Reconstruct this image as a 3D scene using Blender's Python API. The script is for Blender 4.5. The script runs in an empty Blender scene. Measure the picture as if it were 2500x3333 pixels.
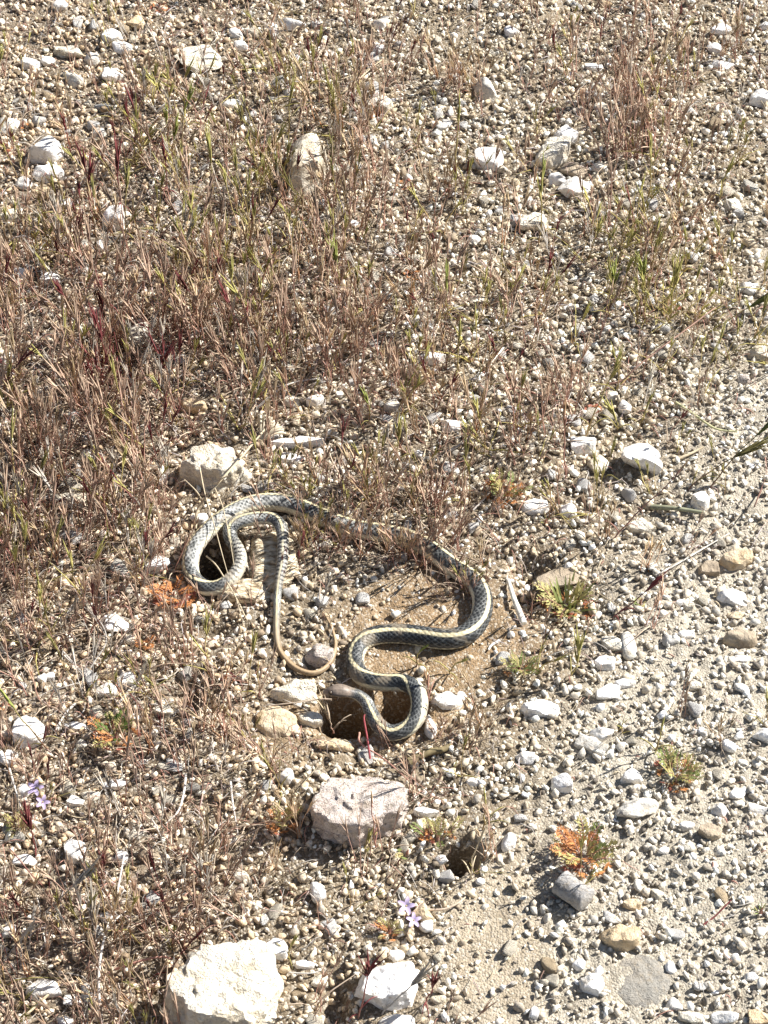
import bpy, bmesh, math, random
import numpy as np
from mathutils import Vector

random.seed(7)
rng = np.random.default_rng(11)
sc = bpy.context.scene
C = sc.collection

# ------------------------------------------------------------------ camera
D, PITCH, FW = 2.3, math.radians(49), 0.72          # metres to the middle of the ground seen, tilt, width seen there
CX, CY, CZ = 0.0, -D * math.cos(PITCH), D * math.sin(PITCH)
cam = bpy.data.cameras.new('camera')
cam.sensor_fit = 'HORIZONTAL'; cam.sensor_width = 36; cam.lens = 36 * D / FW
cam.clip_start = 0.05; cam.clip_end = 500
camo = bpy.data.objects.new('camera', cam); C.objects.link(camo)
camo.location = (CX, CY, CZ); camo.rotation_euler = (math.radians(90) - PITCH, 0, 0)
sc.camera = camo

# ------------------------------------------------------------------ light
SUN = Vector((0.86, 0.38, 0.82)).normalized()
elev = math.asin(SUN.z); azim = math.atan2(SUN.x, SUN.y)
w = bpy.data.worlds.new('World'); sc.world = w; w.use_nodes = True
nt = w.node_tree
sky = nt.nodes.new('ShaderNodeTexSky'); sky.sky_type = 'NISHITA'; sky.sun_disc = False
sky.sun_elevation = elev; sky.sun_rotation = azim
nt.links.new(sky.outputs[0], nt.nodes['Background'].inputs[0])
nt.nodes['Background'].inputs[1].default_value = 0.05
sun = bpy.data.lights.new('sun', 'SUN'); sun.energy = 5.0; sun.angle = math.radians(0.5); sun.color = (1, 0.97, 0.92)
suno = bpy.data.objects.new('sun', sun); C.objects.link(suno)
suno.rotation_euler = SUN.to_track_quat('Z', 'Y').to_euler()
vs = sc.view_settings
vs.view_transform = 'Standard'; vs.look = 'None'; vs.gamma = 1; vs.use_curve_mapping = False
vs.exposure = 1.14

# ------------------------------------------------------------------ helpers
def sc_at(px, py, z=0.0):
    """the point at height z that the photograph shows at (px, py), and how far off it is (1 = middle of the picture)"""
    nx = (px / 2500 - .5) * FW; ny = (.5 - py / 3333) * FW * 3333 / 2500
    d = Vector((nx, math.cos(PITCH) * D + math.sin(PITCH) * ny, -math.sin(PITCH) * D + math.cos(PITCH) * ny))
    t = (CZ - z) / -d.z
    return Vector((CX + d.x * t, CY + d.y * t, z)), t
def uv_of(x, y, z=0.0):
    dx, dy, dz = x - CX, y - CY, z - CZ
    f = dy * math.cos(PITCH) - dz * math.sin(PITCH)
    u = dy * math.sin(PITCH) + dz * math.cos(PITCH)
    return .5 + dx / f * D / FW, .5 - u / f * D / FW * 2500 / 3333
def m_px(px, t): return px * FW / 2500 * t

def hash3(i, j, k, seed=0):
    h = (i * 374761393 + j * 668265263 + k * 2147483647 + seed * 1274126177) & 0xffffffff
    h = ((h ^ (h >> 13)) * 1274126177) & 0xffffffff
    return ((h ^ (h >> 16)) & 0xffff) / 65535.0
def vnoise(P, seed=0):
    P = np.asarray(P, float); I = np.floor(P).astype(np.int64); f = P - I; f = f * f * (3 - 2 * f)
    out = 0
    for a in (0, 1):
        for b in (0, 1):
            for c in (0, 1):
                wgt = (f[..., 0] if a else 1 - f[..., 0]) * (f[..., 1] if b else 1 - f[..., 1]) * (f[..., 2] if c else 1 - f[..., 2])
                out = out + wgt * hash3(I[..., 0] + a, I[..., 1] + b, I[..., 2] + c, seed)
    return out * 2 - 1
def fbm(P, o=4, seed=0):
    s = 0; a = 1; n = 0
    for k in range(o):
        s = s + a * vnoise(np.asarray(P) * 2 ** k + 17.3 * k, seed + k); n += a; a *= .5
    return s / n
def P3(x, y, z=0.0): return np.stack([np.asarray(x, float), np.asarray(y, float), np.zeros_like(np.asarray(x, float)) + z], -1)

def gbase(x, y):
    return 0.010 * fbm(P3(x, y) * 3.5, 2, 3) + 0.004 * fbm(P3(x, y) * 13, 2, 9)
HOLES = []
for px, py, rx, ry, dep in [(1118, 2322, 74, 58, .11), (1290, 2308, 66, 62, .09), (706, 1795, 62, 76, .09),
                            (1500, 2792, 52, 36, .09), (385, 1150, 80, 80, .030), (870, 2900, 60, 40, .008),
                            (1840, 1970, 150, 60, .012), (1730, 1880, 70, 90, .022), (620, 2260, 60, 50, .022),
                            (1180, 2450, 50, 26, .010), (1420, 690, 60, 35, .014), (2030, 250, 60, 60, .016), (2070, 470, 60, 50, .014),
                            (1090, 3260, 50, 90, .02), (510, 3220, 60, 70, .02), (690, 2060, 60, 30, .01)]:
    p, t = sc_at(px, py)
    HOLES.append((p.x, p.y, m_px(rx, t), m_px(ry, t) / math.sin(PITCH), dep))
def gh(x, y):
    z = gbase(x, y); wob = 1 + .55 * fbm(P3(x, y) * 70, 2, 61)
    for hx, hy, rx, ry, dep in HOLES:
        q = ((x - hx) / rx) ** 2 + ((y - hy) / ry) ** 2
        z = z - dep * np.exp(-(q * wob) ** 1.4)
    return z
def ghf(x, y): return float(gh(np.array([x]), np.array([y]))[0])
def ghb(x, y): return float(gbase(np.array([x]), np.array([y]))[0])

def mesh_np(name, V, F, col=None, smooth=False, mat=None):
    """a mesh from vertex and face arrays (all faces with the same number of corners)"""
    m = bpy.data.meshes.new(name)
    V = np.ascontiguousarray(V, np.float32); F = np.ascontiguousarray(F, np.int32); k = F.shape[1]
    m.vertices.add(len(V)); m.vertices.foreach_set('co', V.ravel())
    m.loops.add(F.size); m.loops.foreach_set('vertex_index', F.ravel())
    m.polygons.add(len(F)); m.polygons.foreach_set('loop_start', np.arange(0, F.size, k, dtype=np.int32))
    m.polygons.foreach_set('loop_total', np.full(len(F), k, np.int32))
    if smooth: m.polygons.foreach_set('use_smooth', np.ones(len(F), bool))
    if col is not None:
        a = m.color_attributes.new('tint', 'FLOAT_COLOR', 'POINT')
        c4 = np.ones((len(V), 4), np.float32); c4[:, :3] = col
        a.data.foreach_set('color', c4.ravel())
    m.update(calc_edges=True)
    if mat: m.materials.append(mat)
    return m
def link(name, data, parent=None, loc=None):
    o = bpy.data.objects.new(name, data); C.objects.link(o)
    if parent: o.parent = parent
    if loc is not None: o.location = loc
    return o
def tag(o, label=None, cat=None, group=None, kind=None):
    if label: o['label'] = label
    if cat: o['category'] = cat
    if group: o['group'] = group
    if kind: o['kind'] = kind
    return o
def copy_tree(o, parent=None):
    c = o.copy(); C.objects.link(c); c.parent = parent
    for ch in list(KIDS.get(o.name, [])):
        copy_tree(ch, c)
    return c
KIDS = {}
def part(name, data, parent, loc=None):
    o = link(name, data, parent, loc); KIDS.setdefault(parent.name, []).append(o); return o

# ------------------------------------------------------------------ materials
def newmat(name):
    m = bpy.data.materials.new(name); m.use_nodes = True
    n = m.node_tree; return m, n, n.nodes['Principled BSDF']
def node(n, typ, **kw):
    x = n.nodes.new(typ)
    for k, v in kw.items(): setattr(x, k, v)
    return x
def noise_node(n, vec, scale, detail=4, rough=.6):
    t = node(n, 'ShaderNodeTexNoise'); t.inputs['Scale'].default_value = scale
    t.inputs['Detail'].default_value = detail; t.inputs['Roughness'].default_value = rough
    if vec: n.links.new(vec, t.inputs['Vector'])
    return t
def ramp(n, fac, stops):
    r = node(n, 'ShaderNodeValToRGB'); e = r.color_ramp.elements
    while len(e) < len(stops): e.new(.5)
    for i, (p, c) in enumerate(stops):
        e[i].position = p; e[i].color = (c[0], c[1], c[2], 1)
    n.links.new(fac, r.inputs[0]); return r
def mixc(n, fac, a, b, mode='MIX'):
    x = node(n, 'ShaderNodeMix', data_type='RGBA', blend_type=mode)
    if isinstance(fac, (int, float)): x.inputs[0].default_value = fac
    else: n.links.new(fac, x.inputs[0])
    for s, v in ((6, a), (7, b)):
        if isinstance(v, tuple): x.inputs[s].default_value = (*v, 1)
        else: n.links.new(v, x.inputs[s])
    return x.outputs[2]
def bump(n, b, height, strength, dist, prev=None):
    x = node(n, 'ShaderNodeBump'); x.inputs['Strength'].default_value = strength; x.inputs['Distance'].default_value = dist
    n.links.new(height, x.inputs['Height'])
    if prev: n.links.new(prev, x.inputs['Normal'])
    n.links.new(x.outputs[0], b.inputs['Normal']); return x.outputs[0]

def tint_material(name, rough=.85, translucent=0.0, grain=None):
    m, n, b = newmat(name)
    a = node(n, 'ShaderNodeAttribute', attribute_name='tint')
    col = a.outputs['Color']
    if grain:
        g = node(n, 'ShaderNodeNewGeometry')
        t = noise_node(n, g.outputs['Position'], grain, 3)
        r = ramp(n, t.outputs[0], [(.3, (.62, .6, .58)), (.65, (1.15, 1.15, 1.15))])
        col = mixc(n, 1.0, col, r.outputs[0], 'MULTIPLY')
        bump(n, b, t.outputs[0], .5, .0006)
    n.links.new(col, b.inputs['Base Color']); b.inputs['Roughness'].default_value = rough
    b.inputs['Specular IOR Level'].default_value = .3
    if translucent:
        tr = node(n, 'ShaderNodeBsdfTranslucent'); n.links.new(col, tr.inputs[0])
        mx = node(n, 'ShaderNodeMixShader'); mx.inputs[0].default_value = translucent
        n.links.new(b.outputs[0], mx.inputs[1]); n.links.new(tr.outputs[0], mx.inputs[2])
        n.links.new(mx.outputs[0], n.nodes['Material Output'].inputs[0])
    return m
M_gravel = tint_material('gravel_grains', .9, 0, 700)
M_grass = tint_material('dry_grass', .75, .22)
M_leaf = tint_material('weed_leaf', .6, .25)
M_snake = tint_material('snake_skin', .46)

def rock_material(name, base, dark, warm, scale=60, bumpd=.0018, speck=None, rough=.85):
    m, n, b = newmat(name)
    tc = node(n, 'ShaderNodeTexCoord'); oi = node(n, 'ShaderNodeObjectInfo')
    ad = node(n, 'ShaderNodeVectorMath', operation='ADD'); n.links.new(tc.outputs['Object'], ad.inputs[0])
    n.links.new(oi.outputs['Random'], ad.inputs[1]); v = ad.outputs[0]
    t1 = noise_node(n, v, scale, 5, .65); t2 = noise_node(n, v, scale * 5, 4, .7); t3 = noise_node(n, v, scale * .45, 2)
    c = ramp(n, t1.outputs[0], [(.32, dark), (.5, base), (.75, tuple(min(1, x * 1.12) for x in base))]).outputs[0]
    wf = ramp(n, t3.outputs[0], [(.48, (0, 0, 0)), (.62, (.75, .75, .75))]).outputs[0]
    c = mixc(n, wf, c, warm)
    if speck:
        vo = node(n, 'ShaderNodeTexVoronoi'); vo.inputs['Scale'].default_value = 420; n.links.new(v, vo.inputs['Vector'])
        sf = ramp(n, vo.outputs['Distance'], [(.18, (1, 1, 1)), (.32, (0, 0, 0))]).outputs[0]
        tt = noise_node(n, v, 160, 2)
        sf2 = ramp(n, tt.outputs[0], [(.47, (0, 0, 0)), (.56, (1, 1, 1))]).outputs[0]
        c = mixc(n, mixc(n, 1.0, sf, sf2, 'MULTIPLY'), c, speck)
    t4 = noise_node(n, v, scale * 1.7, 5, .75)
    df = ramp(n, t4.outputs[0], [(.50, (0, 0, 0)), (.66, (.65, .65, .65))]).outputs[0]
    c = mixc(n, df, c, (.36, .29, .20))
    n.links.new(c, b.inputs['Base Color']); b.inputs['Roughness'].default_value = rough
    b.inputs['Specular IOR Level'].default_value = .3
    p = bump(n, b, t1.outputs[0], .8, bumpd * 3)
    bump(n, b, t2.outputs[0], .9, bumpd, p)
    return m
RM = {
 'W': rock_material('white_quartz', (.85, .83, .80), (.66, .64, .60), (.78, .73, .65), 70, .0014, rough=.6),
 'C': rock_material('cream_stone', (.80, .74, .62), (.56, .48, .36), (.70, .60, .44), 60, .0036),
 'T': rock_material('tan_stone', (.60, .46, .29), (.38, .26, .14), (.68, .57, .42), 60, .0020),
 'B': rock_material('brown_stone', (.36, .29, .21), (.20, .155, .11), (.42, .35, .26), 60, .0020),
 'G': rock_material('grey_stone', (.60, .57, .51), (.38, .35, .30), (.70, .65, .56), 70, .0014),
 'P': rock_material('pitted_pink_stone', (.74, .64, .57), (.50, .40, .33), (.78, .69, .61), 90, .0038, speck=(.17, .12, .10)),
 'S': rock_material('dusty_grey_stone', (.37, .345, .30), (.27, .25, .22), (.42, .38, .32), 110, .0030),
 'H': rock_material('weathered_grey_wood', (.40, .385, .37), (.25, .24, .225), (.46, .43, .39), 90, .0026),
}

def furrowed():
    m, n, b = newmat('furrowed_stone'); tc = node(n, 'ShaderNodeTexCoord')
    mp = node(n, 'ShaderNodeMapping'); mp.inputs['Rotation'].default_value = (0, 0, math.radians(-24)); mp.inputs['Scale'].default_value = (90, 300, 160)
    n.links.new(tc.outputs['Object'], mp.inputs[0]); t = noise_node(n, mp.outputs[0], 1.0, 3, .6)
    c = ramp(n, t.outputs[0], [(.38, (.20, .14, .08)), (.48, (.50, .40, .26)), (.66, (.78, .70, .54))]).outputs[0]
    n.links.new(c, b.inputs['Base Color']); b.inputs['Roughness'].default_value = .9; bump(n, b, t.outputs[0], 1.0, .006)
    return m
RM['F'] = furrowed()

# ------------------------------------------------------------------ ground
def zones(x, y):
    """ground colour by place: pale gravelly dirt, brown packed soil round the snake, fine sand lower down"""
    u, v = uv_of(x, y); px, py = u * 2500, v * 3333
    n = fbm(P3(x, y) * 14, 3, 21)
    def blob(cx, cy, rx, ry, s=.35):
        q = np.sqrt(((px - cx) / rx) ** 2 + ((py - cy) / ry) ** 2) + n * .30
        return np.clip((1 + s - q) / (2 * s), 0, 1)
    base = np.array([.205, .165, .115]); soil = np.array([.27, .19, .112]); sand = np.array([.37, .315, .235]); path = np.array([.385, .35, .285])
    c = np.zeros(x.shape + (3,)) + base
    pth = np.clip((px + (py - 1500) * .42 - 2050) / 320 + n * .5, 0, 1)[..., None]
    c = c * (1 - pth) + path * pth
    s1 = np.maximum(blob(1420, 2060, 290, 250), np.maximum(blob(920, 2380, 230, 100) * .6, blob(1250, 2320, 260, 120)))[..., None]
    c = c * (1 - s1) + soil * s1
    s2 = np.maximum(blob(1620, 3050, 190, 300), blob(1950, 3260, 90, 60) * .3)[..., None]
    c = c * (1 - s2) + sand * s2
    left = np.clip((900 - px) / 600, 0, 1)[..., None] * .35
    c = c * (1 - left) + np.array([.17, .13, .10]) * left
    return c * (1 + .25 * fbm(P3(x, y) * 60, 3, 5))[..., None], s1[..., 0], s2[..., 0]

def ground():
    xs = np.arange(-.56, .5601, .0032); ys = np.arange(-.62, 1.0, .0038)
    def ext(a):
        st = [.01 * 1.45 ** k for k in range(26)]; cs = np.cumsum(st)
        return np.concatenate([a[0] - cs[::-1], a, a[-1] + cs])
    xs, ys = ext(xs), ext(ys)
    X, Y = np.meshgrid(xs, ys)
    near = np.clip(1 - (np.hypot(X, Y - .15) - 1.1) / .5, 0, 1)
    Z = gh(X, Y)
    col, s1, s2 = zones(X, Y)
    lump = np.abs(fbm(P3(X, Y) * 90, 3, 31))
    crack = np.abs(fbm(P3(X, Y * 1.6) * 38, 3, 77))
    Z = Z + near * (.0056 * (lump - .25) * (1 - s2 * .8) * (1 - s1 * .55) + .0022 * s1 * np.clip(crack * 5, 0, 1) + .0011 * vnoise(P3(X, Y) * 260, 8))
    nx, ny = len(xs), len(ys)
    i = np.arange(nx * ny).reshape(ny, nx)
    F = np.stack([i[:-1, :-1], i[:-1, 1:], i[1:, 1:], i[1:, :-1]], -1).reshape(-1, 4)
    m, n, b = newmat('ground_dirt')
    a = node(n, 'ShaderNodeAttribute', attribute_name='tint'); g = node(n, 'ShaderNodeNewGeometry'); pos = g.outputs['Position']
    t = noise_node(n, pos, 420, 4, .7); t2 = noise_node(n, pos, 45, 4)
    c = mixc(n, 1.0, a.outputs['Color'], ramp(n, t.outputs[0], [(.3, (.6, .58, .55)), (.7, (1.3, 1.3, 1.3))]).outputs[0], 'MULTIPLY')
    c = mixc(n, 1.0, c, ramp(n, t2.outputs[0], [(.3, (.8, .78, .76)), (.7, (1.12, 1.12, 1.12))]).outputs[0], 'MULTIPLY')
    vo = node(n, 'ShaderNodeTexVoronoi'); vo.inputs['Scale'].default_value = 520; n.links.new(pos, vo.inputs['Vector'])
    wn = node(n, 'ShaderNodeTexWhiteNoise'); n.links.new(vo.outputs['Position'], wn.inputs[0])
    gr = ramp(n, wn.outputs[0], [(.66, (0, 0, 0)), (.95, (.6, .6, .6))]).outputs[0]
    c = mixc(n, gr, c, (.52, .47, .39))
    n.links.new(c, b.inputs['Base Color']); b.inputs['Roughness'].default_value = .95; b.inputs['Specular IOR Level'].default_value = .2
    iv = node(n, 'ShaderNodeMath', operation='SUBTRACT'); iv.inputs[0].default_value = 1; n.links.new(vo.outputs['Distance'], iv.inputs[1])
    p = bump(n, b, iv.outputs[0], .8, .0012); bump(n, b, t.outputs[0], .6, .001, p)
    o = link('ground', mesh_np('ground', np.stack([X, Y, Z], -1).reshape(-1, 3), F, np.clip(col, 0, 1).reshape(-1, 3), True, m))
    tag(o, 'pale gravelly dirt with a brown soil patch and fine sand', None, None, 'structure')
ground()

# ------------------------------------------------------------------ stones
def ico(level):
    bm = bmesh.new(); bmesh.ops.create_icosphere(bm, subdivisions=level, radius=1)
    V = np.array([v.co[:] for v in bm.verts]); F = np.array([[v.index for v in f.verts] for f in bm.faces]); bm.free()
    return V / np.linalg.norm(V, axis=1)[:, None], F
ICO = {k: ico(k) for k in (1, 2, 3, 4, 5)}
def stone(level, r, planes=11, p=14, rough=.10, nf=2.2, slab=False):
    V, F = ICO[level]
    if slab:      # a broken block: steep sides round a flat, slightly tipped top
        k = planes; a = np.arange(k) * 6.283 / k + r.uniform(-.33, .33, k)
        S = np.stack([np.cos(a), np.sin(a), r.uniform(-.15, .38, k)], 1)
        T_ = np.array([[r.normal() * .10, r.normal() * .10, 1], [r.normal() * .35, r.normal() * .35, .9], [0, 0, -1.0]])
        N = np.concatenate([S, T_]); N /= np.linalg.norm(N, axis=1)[:, None]; h = np.concatenate([r.uniform(.78, 1.05, k), [.55, .62, .55]])
        d = np.clip(V @ N.T / h, 0, None); Rr_ = np.sum(d ** p, 1) ** (-1 / p) * (1 + rough * fbm(V * nf + r.uniform(0, 50, 3), 4, 2))
        W = V * Rr_[:, None]; lo, hi = W.min(0), W.max(0)
        return (W - (lo + hi) / 2) / ((hi - lo) / 2), F
    N = r.normal(size=(planes, 3)); N /= np.linalg.norm(N, axis=1)[:, None]
    N = np.concatenate([N, np.eye(3), -np.eye(3)]); h = r.uniform(.62, 1.0, len(N)); h[planes:] = r.uniform(.92, 1.15, 6)
    d = np.clip(V @ N.T / h, 0, None)
    R = np.sum(d ** p, 1) ** (-1 / p)
    R = R * (1 + rough * fbm(V * nf + r.uniform(0, 50, 3), 4, 2))
    W = V * R[:, None]
    lo, hi = W.min(0), W.max(0)
    return (W - (lo + hi) / 2) / ((hi - lo) / 2), F
NAMED = []
RX = []      # footprints of the stones, so nothing grows through them
def rock(px, py, w_, h_, code, label, f=.5, ang=0, name='rock', planes=11, p=14, rough=.10, cat='rock', seed=None, bury=.3, level=None, group=None, tilt=0, slab=False):
    q, t = sc_at(px, py, 0)
    if w_ < 150: w_, h_ = w_ * 1.09, h_ * 1.09
    W = m_px(w_, t); Hi = m_px(h_, t)
    view = math.atan2(CZ, math.hypot(q.x - CX, q.y - CY))
    Dp = Hi / (math.sin(view) + f * math.cos(view)); ex = f * Dp
    q, t = sc_at(px, py, ghb(q.x, q.y) + ex * .5)
    r = np.random.default_rng(seed if seed is not None else int(px * 7 + py * 13))
    lv = level or (5 if w_ > 180 else 4 if w_ > 60 else 3)
    V, F = stone(lv, r, planes, p, rough, slab=slab)
    if planes == 0: V = ICO[lv][0] * (1 + .10 * fbm(ICO[lv][0] * 1.6, 3, 2))[:, None]
    tot = ex / (1 - bury); a, b2, c2 = W / 2, Dp / 2, tot / 2
    V = V * np.array([a, b2, c2])
    if lv >= 4:
        nn = fbm(V * 130, 3, 5)[:, None] * (.0026 if w_ > 180 else .0016) * (min(W, .1) / .05) ** .5
        rdg = (np.abs(fbm(V * 42 + 9, 4, 6)) - .12)[:, None] * (.030 if w_ > 180 else .012) * W
        if code in 'CPT': nn = nn * 1.6 + rdg * (.45 if code == 'P' else 1.0)
        V = V * (1 + nn / np.linalg.norm(V, axis=1)[:, None])
    if ang:
        ca, sa = math.cos(math.radians(ang)), math.sin(math.radians(ang))
        V = V @ np.array([[ca, sa, 0], [-sa, ca, 0], [0, 0, 1]])
    if tilt:
        ca, sa = math.cos(math.radians(tilt)), math.sin(math.radians(tilt))
        V = V @ np.array([[ca, 0, -sa], [0, 1, 0], [sa, 0, ca]])
    m = mesh_np(name, V, F, None, lv >= 4, RM[code])
    if lv >= 4:
        try: m.set_sharp_from_angle(angle=math.radians(32))
        except Exception: pass
    zb = ghb(q.x, q.y) + ex - c2
    o = link(name, m, None, (q.x, q.y, zb))
    tag(o, label, cat, group)
    RX.append((q.x, q.y, a * .92, b2 * .92)); NAMED.append((px, py, label))
    return o

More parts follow.
